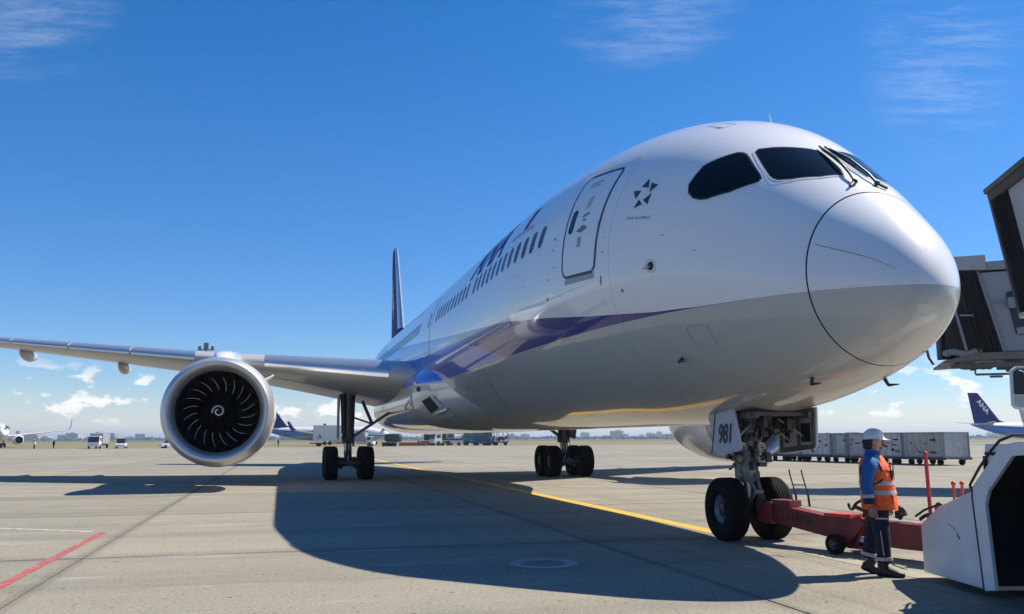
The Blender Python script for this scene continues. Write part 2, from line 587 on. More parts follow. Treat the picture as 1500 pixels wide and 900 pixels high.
def concrete(name, per_slab=True):
    m = bpy.data.materials.new(name)
    m.use_nodes = True
    t = NT(m.node_tree)
    p = t.new('ShaderNodeBsdfPrincipled')
    o = t.new('ShaderNodeOutputMaterial')
    m.node_tree.links.new(p.outputs[0], o.inputs[0])
    g = t.new('ShaderNodeNewGeometry').outputs['Position']
    big = t.noise(g, .09, 4, .6)
    mid = t.noise(g, .75, 6, .65)
    # broom / tyre streaks running across the stand
    rot = t.new('ShaderNodeVectorRotate', rotation_type='Z_AXIS')
    t.put(rot.inputs['Vector'], g)
    rot.inputs['Angle'].default_value = -YAW
    stv = t.vscale(rot.outputs[0], (.05, 1.0, 1.0))
    st = t.noise(stv, .55, 5, .6)
    st2 = t.noise(t.vscale(rot.outputs[0], (.16, 1.6, 1.0)), 2.2, 4, .6)
    c = t.mix(t.smooth(big, .3, .7), (.300, .277, .222), (.345, .319, .257))
    c = t.mix(t.math('MULTIPLY', t.smooth(mid, .42, .72), .35), c, (.238, .228, .190))
    c = t.mix(t.math('MULTIPLY', t.smooth(st, .44, .66), .62), c, (.205, .190, .158))
    c = t.mix(t.math('MULTIPLY', t.smooth(st2, .52, .75), .30), c, (.365, .345, .29))
    spots = t.smooth(t.noise(g, 1.7, 3, .5), .70, .80)
    c = t.mix(t.math('MULTIPLY', spots, .4), c, (.16, .15, .135))
    gr = t.noise(g, 24.0, 4, .75)
    gr2 = t.noise(g, 62.0, 3, .65)
    c = t.mix(t.smooth(gr, .34, .64), t.mix(1.0, c, (.62, .615, .60), 'MULTIPLY'), c)
    c = t.mix(t.math('MULTIPLY', t.smooth(gr2, .52, .68), .70), c, (.46, .43, .36))
    pits = t.smooth(t.noise(t.vscale(g, (1, 1, 1.01)), 11.0, 1, .3), .285, .24)
    c = t.mix(t.math('MULTIPLY', pits, .8), c, (.06, .055, .05))
    # rubber laid down along the taxi line, oil drips where aircraft stand
    rx = t.sep(rot.outputs[0])
    skid = t.noise(t.vscale(rot.outputs[0], (3.2, .05, 1.0)), 1.0, 4, .6)
    lat = t.math('ADD', t.math('MULTIPLY', rx[0], 1.0), -CY * NX - SY * NZ)
    near = t.smooth(t.math('ABSOLUTE', lat), 6.5, .5)
    c = t.mix(t.math('MULTIPLY', t.math('MULTIPLY', t.smooth(skid, .46, .70), near), .40), c, (.11, .10, .088))
    oil = t.smooth(t.noise(t.vscale(g, (1.0, 1.0, 1.0)), 2.6, 3, .5), .70, .77)
    c = t.mix(t.math('MULTIPLY', oil, .55), c, (.075, .068, .06))
    pale = t.math('MULTIPLY', t.smooth(t.noise(t.vscale(rot.outputs[0], (.35, 1.4, 1.0)), .8, 5, .65), .56, .72), .60)
    c = t.mix(pale, c, (.42, .405, .36))
    if per_slab:
        ob = t.sep(t.new('ShaderNodeTexCoord').outputs['Object'])
        edge = t.math('SUBTRACT', SLAB / 2, t.math('MAXIMUM', t.math('ABSOLUTE', ob[0]), t.math('ABSOLUTE', ob[1])))
        rag = t.math('MULTIPLY_ADD', t.noise(g, 5.0, 4, .7), .16, -.05)
        c = t.mix(t.math('MULTIPLY', t.smooth(t.math('SUBTRACT', edge, rag), .13, .02), .42), c, (.13, .12, .10))
        rnd = t.new('ShaderNodeObjectInfo').outputs['Random']
        mul = t.new('ShaderNodeVectorMath', operation='SCALE')
        t.put(mul.inputs[0], c)
        t.put(mul.inputs['Scale'], t.math('MULTIPLY_ADD', rnd, .16, .92))
        c = mul.outputs[0]
    t.put(p.inputs['Base Color'], c)
    p.inputs['Roughness'].default_value = .88
    p.inputs['Specular IOR Level'].default_value = .25
    b = t.new('ShaderNodeBump')
    b.inputs['Strength'].default_value = .5
    b.inputs['Distance'].default_value = .006
    t.put(b.inputs['Height'], t.math('ADD', gr, t.math('MULTIPLY', gr2, .5)))
    t.put(p.inputs['Normal'], b.outputs[0])
    return m


def worn_paint(name, col, thr=(.36, .50), sc=7.0):
    m = bpy.data.materials.new(name)
    m.use_nodes = True
    t = NT(m.node_tree)
    p = t.new('ShaderNodeBsdfPrincipled')
    o = t.new('ShaderNodeOutputMaterial')
    m.node_tree.links.new(p.outputs[0], o.inputs[0])
    g = t.new('ShaderNodeNewGeometry').outputs['Position']
    k = t.smooth(t.noise(g, sc, 6, .7), *thr)
    c = t.mix(k, (.31, .295, .255), col)
    c = t.mix(t.math('MULTIPLY', t.smooth(t.noise(g, 1.1, 4, .6), .45, .7), .25), c, (.25, .22, .17))
    t.put(p.inputs['Base Color'], c)
    p.inputs['Roughness'].default_value = .8
    return m


conc = concrete('apron_concrete')
conc_far = concrete('apron_concrete_far', False)
joint_m = mat('joint_sealant', (.035, .033, .03), .85, vary=.3, vscale=4)
LY0, LX0 = 2.65 - SLAB * 9, 5.25 - SLAB * 3
NLY, NLX = 17, 17
LY1, LX1 = LY0 + SLAB * NLY, LX0 + SLAB * NLX


def sheet(name, x0, x1, y0, y1, z, m, parent=None, kind=None):
    mb = MB().add([pw(x0, y0, z), pw(x1, y0, z), pw(x1, y1, z), pw(x0, y1, z)], [(3, 2, 1, 0)])
    o = mb.build(name, m, parent, smooth=0, fix=False)
    up = o.data.polygons[0].normal.z
    if up < 0:
        o.data.flip_normals()
    if kind:
        o['kind'] = kind
    return o


# one sheet to the horizon, the apron laid over it
grass_m = mat('dry_grass', (.19, .165, .075), .95, vary=.45, vscale=.02)
land_m = mat('far_ground', (.085, .095, .05), .95, vary=.4, vscale=.004)
gb = MB()
nn = 64
gb.add([(0, 3000, -.06)] + [(9000 * math.cos(2 * PI * i / nn), 3000 + 9000 * math.sin(2 * PI * i / nn), -.06) for i in range(nn)],
       [(0, 1 + i, 1 + (i + 1) % nn) for i in range(nn)])
ground = gb.build('ground', land_m, smooth=0, fix=False)
ground['kind'] = 'structure'
gs = MB().add([(-900, 40, .012), (-150, 158, .012), (-95, 166, .012), (-40, 196, .012), (10, 228, .012), (300, 330, .012), (900, 420, .012), (900, 620, .012), (-900, 620, .012)], [tuple(range(9))]).build('grass', grass_m, smooth=0, fix=False)
gs['kind'] = 'structure'
# far apron: four sheets round the jointed slabs
af = MB()
C4 = [pw(LX0, LY0), pw(LX1, LY0), pw(LX1, LY1), pw(LX0, LY1)]
O4 = [Vector((450, -60, 0)), Vector((450, 330, 0)), Vector((-450, 330, 0)), Vector((-450, -60, 0))]
vs = C4 + O4
# match corners by angle round the centre
cen = sum(C4, Vector()) / 4
o_sorted = sorted(O4, key=lambda v: math.atan2((v - cen).y, (v - cen).x))
c_sorted = sorted(C4, key=lambda v: math.atan2((v - cen).y, (v - cen).x))
for i in range(4):
    j = (i + 1) % 4
    af.add([c_sorted[i], o_sorted[i], o_sorted[j], c_sorted[j]], [(0, 1, 2, 3)])
apron = af.build('apron', conc_far, smooth=0)
if apron.data.polygons[0].normal.z < 0:
    apron.data.flip_normals()
apron['kind'] = 'structure'
seal_sheet = sheet('joint_sealant', LX0 - .02, LX1 + .02, LY0 - .02, LY1 + .02, -.014, joint_m, apron)
# slabs: shared mesh, 14 mm joints
hs = SLAB / 2 - .016
sm = MB().add([(-hs, -hs, 0), (hs, -hs, 0), (hs, hs, 0), (-hs, hs, 0), (-hs, -hs, -.03), (hs, -hs, -.03), (hs, hs, -.03), (-hs, hs, -.03)],
              [(0, 1, 2, 3), (0, 4, 5, 1), (1, 5, 6, 2), (2, 6, 7, 3), (3, 7, 4, 0)]).mesh('concrete_slab', conc, smooth=0, fix=True)
for i in range(NLX):
    for j in range(NLY):
        o = link('concrete_slab', sm, apron)
        o.location = pw(LX0 + (i + .5) * SLAB, LY0 + (j + .5) * SLAB, 0)
        o.rotation_euler = (0, 0, PI / 2 + YAW)
# painted markings
yl = sheet('taxi_line', 4.6, 95, -.15, .17, .004, worn_paint('yellow_line_paint', (.62, .38, .045), (.30, .42)), kind='structure')
yf = sheet('faded_taxi_line', -12, 4.6, -.15, .17, .004, worn_paint('faded_line_paint', (.46, .36, .17), (.50, .72)), kind='structure')
rl = sheet('red_line', -6, 9.05, 10.64, 10.775, .004, worn_paint('red_line_paint', (.38, .075, .07), (.28, .50)), kind='structure')
wl = MB().add([pw(9.12, 10.9, .004), pw(9.30, 10.9, .004), pw(11.2, 13.9, .004), pw(11.02, 13.9, .004)], [(0, 1, 2, 3)]).build('white_line', worn_paint('white_line_paint', (.62, .61, .58), (.44, .62)), smooth=0)
if wl.data.polygons[0].normal.z < 0:
    wl.data.flip_normals()
wl['kind'] = 'structure'
# a curved white corner mark far down the stand
cm = MB()
cc = pw(62, -16.5)
arc = [Vector((2.2 + 1.6 * math.cos(a), 62 + 6.0 * math.sin(a), .004)) for a in [R(-80 + 10 * i) for i in range(17)]]
arc2 = [Vector((2.2 + 1.45 * math.cos(a), 62 + 5.6 * math.sin(a), .004)) for a in [R(-80 + 10 * i) for i in range(17)]]
cm.add(arc + arc2, [(i, i + 1, 18 + i, 17 + i) for i in range(16)])
cmo = cm.build('corner_mark', wl.data.materials[0], smooth=0)
cmo['kind'] = 'structure'
if cmo.data.polygons[0].normal.z < 0:
    cmo.data.flip_normals()
# hydrant cover in the slab
hy = thing('hydrant_cover', 'round pale metal pit cover flush in the shaded concrete under the airliner', 'pit cover', (.42, 12.27, .004))
MB().lathe([(0, .47), (.010, .46), (.010, .33), (.003, .32), (.003, .30)], (0, 0, 0), (0, 0, 1), 40).build('rim', mat('cover_iron', (.30, .31, .31), .6, metal=.2, vary=.2, vscale=9), hy)
MB().lathe([(.004, .30), (.008, .29), (.008, .12), (.003, .11), (.003, .001)], (0, 0, 0), (0, 0, 1), 40).build('lid', mat('cover_lid', (.15, .155, .16), .6, metal=.2, vary=.25, vscale=9), hy)

# ================================================================== the airliner
KX = np.array([0, .12, .4, 1, 2, 3.2, 4.5, 6, 8, 10.5])
KT = np.array([3.445, 3.883, 4.32, 4.89, 5.753, 6.652, 7.169, 7.5, 7.713, 7.837])
KB = np.array([3.445, 3.114, 2.908, 2.619, 2.343, 2.135, 2.005, 1.922, 1.914, 1.912])
KW = np.array([0, .364, .666, 1.082, 1.611, 2.137, 2.454, 2.66, 2.805, 2.9])
XTAIL = 58.6


def _spl(x, v):
    s = np.sqrt(np.clip(x, 0, None))
    ks = np.sqrt(KX)
    m = np.gradient(v, ks)
    m[-1] = 0
    s = np.clip(s, 0, ks[-1])
    i = np.clip(np.searchsorted(ks, s, side='right') - 1, 0, len(ks) - 2)
    h = ks[i + 1] - ks[i]
    t = (s - ks[i]) / h
    return (2 * t**3 - 3 * t * t + 1) * v[i] + (t**3 - 2 * t * t + t) * h * m[i] + (-2 * t**3 + 3 * t * t) * v[i + 1] + (t**3 - t * t) * h * m[i + 1]


def prof(x):
    x = np.asarray(x, float)
    t, b, w_ = _spl(x, KT), _spl(x, KB), _spl(x, KW)
    q = np.clip((x - 38) / (XTAIL - 38), 0, 1)
    b = b + 4.55 * q**1.65
    t = t - .95 * np.clip((x - 45) / (XTAIL - 45), 0, 1)**2
    w_ = w_ * (1 - .89 * q**1.9)
    return t, b, w_


def fus(x, th, off=0.0):
    """th in degrees from the starboard horizontal"""
    def P(x, a):
        t, b, w_ = prof(x)
        return np.array([float(x), float(w_ * math.cos(a)), float((t + b) / 2 + (t - b) / 2 * math.sin(a))])
    a = R(th)
    p = P(x, a)
    if off:
        e = 1e-3
        du = P(x + e, a) - P(max(x - e, 1e-6), a)
        dv = P(x, a + e) - P(x, a - e)
        n = np.cross(du, dv)
        n /= (np.linalg.norm(n) + 1e-12)
        c = np.array([x + .6 if x < 2 else x, 0, float(sum(prof(x)[:2]) / 2)])
        if np.dot(n, p - c) < 0:
            n = -n
        p = p + n * off
    return p


def th_of_z(x, z, side=1):
    t, b, _ = prof(x)
    a = math.degrees(math.asin(max(-1, min(1, (z - float(t + b) / 2) / (float(t - b) / 2)))))
    return a if side > 0 else 180 - a


def conform(name, shapes, m, parent, off=.004, sx=.12, st=4.0, thick=0.0):
    """shapes: list of polygons [(x,th)] or (verts, faces) laid on the fuselage skin"""
    bm = bmesh.new()
    for sh in shapes:
        if isinstance(sh, tuple):
            vv = [bm.verts.new((a, b / 30, 0)) for a, b in sh[0]]
            for f in sh[1]:
                try:
                    bm.faces.new([vv[i] for i in f])
                except ValueError:
                    pass
        else:
            bm.faces.new([bm.verts.new((a, b / 30, 0)) for a, b in sh])
    bmesh.ops.triangulate(bm, faces=bm.faces[:])
    xs = [v.co.x for v in bm.verts]
    ys = [v.co.y for v in bm.verts]
    k = math.floor(min(xs) / sx) + 1
    while k * sx < max(xs):
        bmesh.ops.bisect_plane(bm, geom=bm.verts[:] + bm.edges[:] + bm.faces[:], plane_co=(k * sx, 0, 0), plane_no=(1, 0, 0))
        k += 1
    sy = st / 30
    k = math.floor(min(ys) / sy) + 1
    while k * sy < max(ys):
        bmesh.ops.bisect_plane(bm, geom=bm.verts[:] + bm.edges[:] + bm.faces[:], plane_co=(0, k * sy, 0), plane_no=(0, 1, 0))
        k += 1
    if thick:
        r = bmesh.ops.extrude_face_region(bm, geom=bm.faces[:])
        lift = [e for e in r['geom'] if isinstance(e, bmesh.types.BMVert)]
        for v in lift:
            v.co.z = 1
    for v in bm.verts:
        v.co = fus(v.co.x, v.co.y * 30, off + (thick if v.co.z > .5 else 0))
    for f in bm.faces:
        f.normal_update()
        c = f.calc_center_median()
        ax = Vector((c.x + .4, 0, float(sum(prof(c.x)[:2]) / 2)))
        if f.normal.dot(c - ax) < 0 and not thick:
            f.normal_flip()
        f.smooth = not thick
    if thick:
        bmesh.ops.recalc_face_normals(bm, faces=bm.faces)
    me = bpy.data.meshes.new(name)
    bm.to_mesh(me)
    bm.free()
    me.materials.append(m)
    if thick:
        me.polygons.foreach_set('use_smooth', [True] * len(me.polygons))
        me.set_sharp_from_angle(angle=R(40))
    return link(name, me, parent)


def ring2(poly, grow_x, grow_t):
    """band between a closed outline and the same outline grown about its centre"""
    n = len(poly)
    cx = sum(p[0] for p in poly) / n
    ct = sum(p[1] for p in poly) / n
    out = []
    for i, p in enumerate(poly):
        a, b = poly[i - 1], poly[(i + 1) % n]
        tx, tt = (b[0] - a[0]) / grow_x, (b[1] - a[1]) / grow_t
        nx_, nt = tt, -tx
        L = math.hypot(nx_, nt) or 1
        nx_, nt = nx_ / L, nt / L
        if nx_ * (p[0] - cx) / grow_x + nt * (p[1] - ct) / grow_t < 0:
            nx_, nt = -nx_, -nt
        out.append((p[0] + nx_ * grow_x, p[1] + nt * grow_t))
    return (list(poly) + out, [(i, (i + 1) % n, n + (i + 1) % n, n + i) for i in range(n)])


def rrect(x0, x1, t0, t1, rx, rt, n=5):
    pts = []
    for cx, ct, a0 in ((x1 - rx, t1 - rt, 0), (x0 + rx, t1 - rt, 90), (x0 + rx, t0 + rt, 180), (x1 - rx, t0 + rt, 270)):
        for i in range(n):
            a = R(a0 + 90 * i / (n - 1))
            pts.append((cx + rx * math.cos(a), ct + rt * math.sin(a)))
    return pts


jet = thing('airliner', 'large white airliner with dark blue wedge stripe and grey belly, nose towards the camera', 'airliner', pw(0, 0, 0), PI / 2 + YAW)
NTH = 128


def barrel(xs, cap=None):
    mb = MB()
    rings = []
    for x in xs:
        rings.append([fus(x, 360 * i / NTH) for i in range(NTH)])
    mb.loft(rings, caps=False)
    return mb


XS = 1.045
xs_r = [1e-5] + [XS * (i / 26)**2 for i in range(1, 27)]
rb = barrel(xs_r)
rb.build('radome', fus_paint, jet, smooth=60)
xs_f = [XS + .019] + [1.07 + (11 - 1.07) * (i / 60)**1.15 for i in range(1, 61)] + list(np.linspace(12, 38, 27)) + list(np.linspace(38.8, XTAIL, 30))
fb = barrel(xs_f)
e = len(fb.v) - NTH
fb.f.append(tuple(range(e, e + NTH)))
fb.m.append(0)
fb.build('fuselage', fus_paint, jet, smooth=60)
sr = MB().loft([[fus(x, 360 * i / NTH, -.012) for i in range(NTH)] for x in (XS - .02, XS + .05)], caps=False)
sr.build('radome_seal', seal, jet, smooth=60)
# lightning strips on the radome
for th in (90, 21):
    a = (.2, .99) if th != 90 else (.16, .33)
    rngs = [a] if th != 90 else [a, (.37, .86)]
    conform('lightning_strip', [[(p, th - .35), (q, th - .35), (q, th + .35), (p, th + .35)] for p, q in rngs], decal_grey if th == 90 else decal_light, jet, off=.004, sx=.06)

# cockpit glazing
side_w = [(2.54, 55.6), (2.47, 54.8), (2.12, 48.8), (2.06, 47.2), (2.06, 45.2), (2.32, 34.6), (2.60, 27.6), (2.70, 26.4), (2.82, 26.3), (2.93, 28.0), (2.98, 31.0), (2.94, 41.0), (2.89, 43.6), (2.66, 54.4), (2.60, 55.6)]
front_w = [(2.475, 60.2), (2.49, 62.2), (2.41, 67.3), (2.27, 76.5), (2.185, 83.5), (2.14, 86.2), (2.08, 86.9), (1.55, 83.8), (1.455, 82.0), (1.53, 68.5), (1.725, 56.2), (1.85, 51.6), (1.92, 51.2), (1.98, 51.8)]
for side in (1, -1):
    for nm, po in (('side_window', side_w), ('windscreen', front_w)):
        q = po if side > 0 else [(a, 180 - b) for a, b in po]
        wd = conform(nm, [q], glass, jet, off=.007)
        conform('window_seal', [ring2(q, .022, .9)], seal, wd, off=.005)
        q2 = ring2(q, .022, .9)[0][len(q):]
        conform('window_frame', [ring2(q2, .02, .8)], white_paint, wd, off=.008)
# wipers
for side in (1, -1):
    th0 = 90
    wip = MB()
    s_ = side
    pA = fus(2.20, 90 - s_ * 1.5, .045)
    pB = fus(1.60, 90 - s_ * 3.5, .05)
    pC = fus(1.25, 90 - s_ * 8.0, .035)
    wip.tube([pA, pB], .016, 6)
    wip.tube([fus(2.12, 90 - s_ * 2.2, .05), fus(1.75, 90 - s_ * 4.0, .09), fus(1.42, 90 - s_ * 6.5, .07), pC], .020, 6)
    wip.tube([pC, fus(1.19, 90 - s_ * 14.0, .03)], .022, 6)
    wip.ball(tuple(pC), .04, 8, 6)
    wip.build('wiper', seal, jet)

# entry door
door_o = [(5.10, 39.2), (5.06, 37.5), (5.06, 16), (5.09, 2), (5.12, -1.2), (5.20, -2.6), (6.22, -2.6), (6.32, -1.8), (6.37, 0), (6.38, 6.5), (6.42, 18), (6.52, 34.5), (6.50, 37.5), (6.40, 39.2)]
dr = conform('entry_door', [door_o], fus_paint, jet, off=.006)
conform('door_outline', [ring2(door_o, .055, 1.15)], outline_blue, dr, off=.009)
conform('door_window', [rrect(6.08, 6.30, 13.6, 23.4, .09, 2.0)], glass, dr, off=.011)
conform('sill_plate', [[(5.13, -3.6), (5.13, -5.6), (6.32, -5.8), (6.32, -4.0)]], decal_light, dr, off=.005)
# notices
dm = [[(5.79, 20.0), (5.58, 20.9), (5.52, 19.9), (5.66, 19.6), (5.79, 18.9)],
      [(5.93, 14.0), (5.82, 13.4), (5.72, 12.9), (5.60, 13.6), (5.48, 14.4), (5.58, 15.2), (5.70, 16.0), (5.80, 15.0)],
      [(5.75, 18.3), (5.62, 18.3), (5.62, 17.5), (5.75, 17.5)]]
for q in dm:
    conform('door_marking', [q], decal_grey, dr, off=.011)
conform('door_notice', [[(5.80, 11.3), (5.68, 11.3), (5.66, 7.4), (5.80, 7.4)]], decal_light, dr, off=.011)
for k in range(5):
    conform('placard_line', [[(5.82 - .01 * k, 22.8 + 1.1 * k), (5.60, 23.2 + 1.1 * k), (5.60, 23.7 + 1.1 * k), (5.82 - .01 * k, 23.3 + 1.1 * k)]], decal_light, dr, off=.011)
conform('door_warning', [[(6.10, 34.6), (5.62, 35.2), (5.62, 35.6), (6.10, 35.0)], [(6.08, 33.2), (5.64, 33.6), (5.64, 33.9), (6.08, 33.5)]], decal_red, dr, off=.011)
conform('red_mark', [[(4.91, -5.4), (4.87, -5.4), (4.90, -8.6), (4.94, -8.6)]], decal_red, jet, off=.005)
# rain gutter above the door
MB().tube([fus(6.75, 41.0, .012), fus(6.3, 42.2, .012), fus(5.6, 44.0, .012), fus(4.72, 45.0, .012)], .014, 6).build('rain_gutter', white_paint, jet)

# cabin windows, starboard side
wx = [7.82 + .53 * k for k in range(12)] + [14.58 + .55 * k for k in range(10)] + [23.4 + .55 * k for k in range(34)]
for x in wx:
    t0, t1 = th_of_z(x, 5.46), th_of_z(x, 5.93)
    conform('cabin_window', [rrect(x - .135, x + .135, t0, t1, .12, (t1 - t0) * .27)], win_glass, jet, off=.004, sx=.3, st=12)
# second door on this side
d2 = [(20.5, th_of_z(21, 4.5)), (21.6, th_of_z(21, 4.5)), (21.6, th_of_z(21, 6.45)), (20.5, th_of_z(21, 6.45))]
dr2 = conform('mid_door', [d2], fus_paint, jet, off=.005, sx=.5)
conform('door_outline', [ring2(d2, .04, .8)], decal_light, dr2, off=.007, sx=.5)
conform('door_window', [rrect(20.9, 21.15, th_of_z(21, 5.45), th_of_z(21, 5.95), .08, 2)], win_glass, dr2, off=.009, sx=.5)

# titles: large letters over the windows, reading towards the nose


def on_skin(name, s, size, x0, z0, m, off=.005, scale_z=1.0, dx=0.0, dz=0.0, **kw):
    vs, fs = text_tris(s, size, **kw)
    a0 = th_of_z(x0, z0)
    rr = 2.93
    vs = [(x0 - u, a0 + math.degrees((v * scale_z + u * dz) / rr)) for u, v in vs]
    return conform(name, [(vs, fs)], m, jet, off=off, sx=.4, st=6)


on_skin('title_lettering', 'ANA', 1.55, 14.75, 6.05, title_blue, shear=.28, bold=.05, space=1.08)
on_skin('slogan_lettering', 'Inspiration of JAPAN', .20, 10.5, 6.15, decal_light, shear=.2)
conform('title_emblem', [[(9.62, 28.0), (9.48, 28.0), (9.30, 38.5), (9.52, 38.5)]], title_blue, jet, off=.005, sx=.4)
conform('title_emblem', [[(9.46, 28.0), (9.36, 28.0), (9.16, 38.5), (9.28, 38.5)]], decal_red, jet, off=.005, sx=.4)
# five triangle emblem behind the cockpit window
star = [[(3.953, 32.24), (4.058, 28.28), (3.855, 27.82)], [(3.841, 30.28), (3.642, 29.17), (3.783, 25.67)], [(4.234, 26.54), (4.018, 26.62), (4.082, 22.91)],
        [(4.059, 18.95), (3.992, 22.82), (3.858, 20.59)], [(3.874, 22.43), (3.713, 25.54), (3.723, 20.54)]]
for tr in star:
    conform('emblem_triangle', [tr], logo_dark, jet, off=.005)
on_skin('emblem_lettering', 'STAR ALLIANCE', .085, 4.19, 5.185, decal_grey, space=1.05)
# crown hatch marks and aerial
conform('crown_hatch', [ring2([(3.98, 68), (3.55, 68), (3.55, 73.5), (3.98, 73.5)], .02, .5), [(3.72, 66.3), (3.58, 66.8), (3.60, 68.3)]], decal_grey, jet, off=.005)
an = fus(3.47, 89)
MB().cyl(an, an + np.array([.03, 0, .16]), .02, .006, 8).build('aerial', white_paint, jet)
ab = MB()
for x_, h_ in ((13.5, .35), (27.0, .4)):
    a_ = fus(x_, 90, -.02)
    ab.prism([(x_ - .2, a_[2]), (x_ + .25, a_[2]), (x_ + .3, a_[2] + h_), (x_ + .12, a_[2] + h_)], -.02, .02)
ab.build('blade_aerial', white_paint, jet)
# static port / probe disc, air data probes, drain mast
sp = fus(3.485, -3.8, .002)
MB().lathe([(0, .001), (0, .07), (.012, .065), (.02, .03), (.02, .001)], sp, (-.35, 1, 0), 20).build('ice_detector', black_flat, jet)
MB().tube([sp + np.array([0, .01, 0]), sp + np.array([.06, .05, -.02]), sp + np.array([.16, .06, -.02])], .012, 6).build('probe', steel, jet)
conform('probe_plate', [ring2(rrect(3.38, 3.60, -6.0, -1.6, .1, 2.0), .01, .3)], decal_light, jet, off=.004)
for x_, th in ((3.58, -41.5), (1.86, -68.2), (3.1, -139), (1.86, -112)):
    p0 = fus(x_, th)
    p1 = fus(x_, th, .10)
    pr = MB()
    pr.cyl(p0, p1, .028, .022, 10)
    pr.tube([p1, p1 + np.array([-.10, 0, 0]), p1 + np.array([-.22, 0, 0])], [.022, .016, .008], 8)
    pr.build('pitot_probe', dark_metal, jet)
dp = fus(1.15, -128)
MB().tube([dp, dp + np.array([.03, -.05, -.10]), dp + np.array([.0, -.09, -.19])], [.02, .018, .016], 8).build('pitot_probe', dark_metal, jet)
# stencils by the door, static ports
for x_, th, w_, h_ in ((4.75, 3.0, .10, .5), (4.72, 8.5, .07, .4), (6.75, 2.0, .10, .5), (7.05, -2.0, .14, .4), (6.9, 9.0, .06, .9), (3.2, 8.0, .08, .4), (2.6, 3.5, .06, .4), (8.6, -1.0, .10, .5), (9.4, 6.0, .05, .6)):
    conform('stencil', [[(x_, th), (x_ + w_, th), (x_ + w_, th + h_), (x_, th + h_)]], decal_light, jet, off=.004)
for x_, th in ((6.95, 14.0), (7.25, -9.0), (4.3, -12.0)):
    conform('static_port', [rrect(x_ - .035, x_ + .035, th - .7, th + .7, .034, .68, 4)], decal_grey, jet, off=.004)
# small access panels and lights low on the side
for x_, th, wx_, wt in ((6.9, -30, .22, 4), (12.6, -33, .3, 4.2), (9.2, -48, .3, 5), (16.4, -38, .34, 5.0), (2.9, -33, .2, 4.5)):
    conform('access_panel', [ring2(rrect(x_ - wx_, x_ + wx_, th - wt, th + wt, .06, 1.0), .012, .25)], decal_light, jet, off=.004, sx=.25)
for k in range(5):
    x_ = 10.9 - .42 * k
    th = -33.5 - 3.2 * k
    conform('belly_marking', [[(x_, th), (x_ - .07, th), (x_ - .24, th - 2.2), (x_ - .17, th - 2.2)]], decal_light, jet, off=.004)

# wing to body fairing
mbf = MB()
rings = []
NF = 72
for x in np.linspace(16.4, 42.0, 44):
    u = min(1.0, max(0.0, (x - 16.4) / 6.0))
    v = min(1.0, max(0.0, (42.0 - x) / 7.0))
    k = (u * u * (3 - 2 * u)) * (v * v * (3 - 2 * v))
    hw = 2.0 + 1.22 * k
    hh = 1.0 + .32 * k
    zc = 3.25 - .02 * k
    ring = []
    for i in range(NF):
        a = 2 * PI * i / NF
        ca, sa = math.cos(a), math.sin(a)
        nexp = 2 / 2.9
        ring.append((x, hw * math.copysign(abs(ca)**nexp, ca), zc + hh * math.copysign(abs(sa)**nexp, sa)))
    rings.append(ring)
mbf.loft(rings)
fr = mbf.build('wing_fairing', fus_paint, jet, smooth=60)
# open ram air panel and covers on the fairing


def side_plate(name, pts, m, parent, t=.02):
    """thin plate through given points (x,y,z), pushed out along +y"""
    mb = MB()
    n = len(pts)
    mb.add([p for p in pts] + [(p[0], p[1] + t, p[2] - t * .4) for p in pts], [tuple(range(n - 1, -1, -1)), tuple(range(n, 2 * n))] + [(i, (i + 1) % n, n + (i + 1) % n, n + i) for i in range(n)])
    return mb.build(name, m, parent, smooth=0)


def fair_y(x, z):
    u = min(1.0, max(0.0, (x - 16.4) / 6.0))
    v = min(1.0, max(0.0, (42.0 - x) / 7.0))
    k = (u * u * (3 - 2 * u)) * (v * v * (3 - 2 * v))
    hw = 2.0 + 1.22 * k
    hh = 1.0 + .32 * k
    zc = 3.25 - .02 * k
    s_ = min(1, abs((z - zc) / hh))
    return hw * (1 - s_**2.9)**(1 / 2.9)


def fpt(x, z, o=.01):
    return (x, fair_y(x, z) + o, z)


side_plate('vent_opening', [fpt(20.92, 2.94, .03), fpt(20.23, 3.07, .03), fpt(19.75, 2.69, .03), fpt(20.61, 2.52, .03)], black_void, fr, .012)
side_plate('vent_flap', [fpt(20.15, 3.04, .035), fpt(19.95, 3.08, .035), fpt(19.45, 2.72, .035), fpt(19.72, 2.67, .035)], grey_paint, fr, .02)
side_plate('vent_flap', [fpt(20.5, 2.50, .03), fpt(19.3, 2.66, .03), fpt(19.2, 2.60, .09), fpt(20.4, 2.43, .09)], grey_paint, fr, .03)
side_plate('vent_flap', [fpt(20.5, 2.36, .03), fpt(19.4, 2.50, .03), fpt(19.2, 2.42, .07), fpt(20.3, 2.28, .07)], grey_paint, fr, .03)
side_plate('drain_hole', [fpt(21.45, 3.42, .02), fpt(21.2, 3.45, .02), fpt(21.1, 3.30, .02), fpt(21.35, 3.27, .02)], black_void, fr, .012)
conform('fairing_edge', [[(13.6, -29.5), (13.65, -29.5), (14.4, -58), (14.35, -58)]], decal_grey, fr, off=.004)

# ---------------------------------------------------------------- wings


def wing_section(y):
    """leading edge x, z, chord, thickness ratio, incidence"""
    if y < 25.5:
        le = 24.0 + (y - 2.9) * .687
    else:
        le = 24.0 + 22.6 * .687 + (y - 25.5) * 1.25
    ys_ = [0, 2.9, 10.3, 25.5, 30.06]
    te = float(np.interp(y, ys_, [35.2, 35.5, 36.5, 42.6, 45.95]))
    z = 4.02 + .118 * (y - 2.9) + .0003 * max(0, y - 2.9)**2
    tk = float(np.interp(y, ys_, [.135, .135, .108, .095, .085]))
    inc = float(np.interp(y, ys_, [4.0, 4.0, 1.8, -.6, -1.5]))
    return le, z, te - le, tk, inc


NC = 22


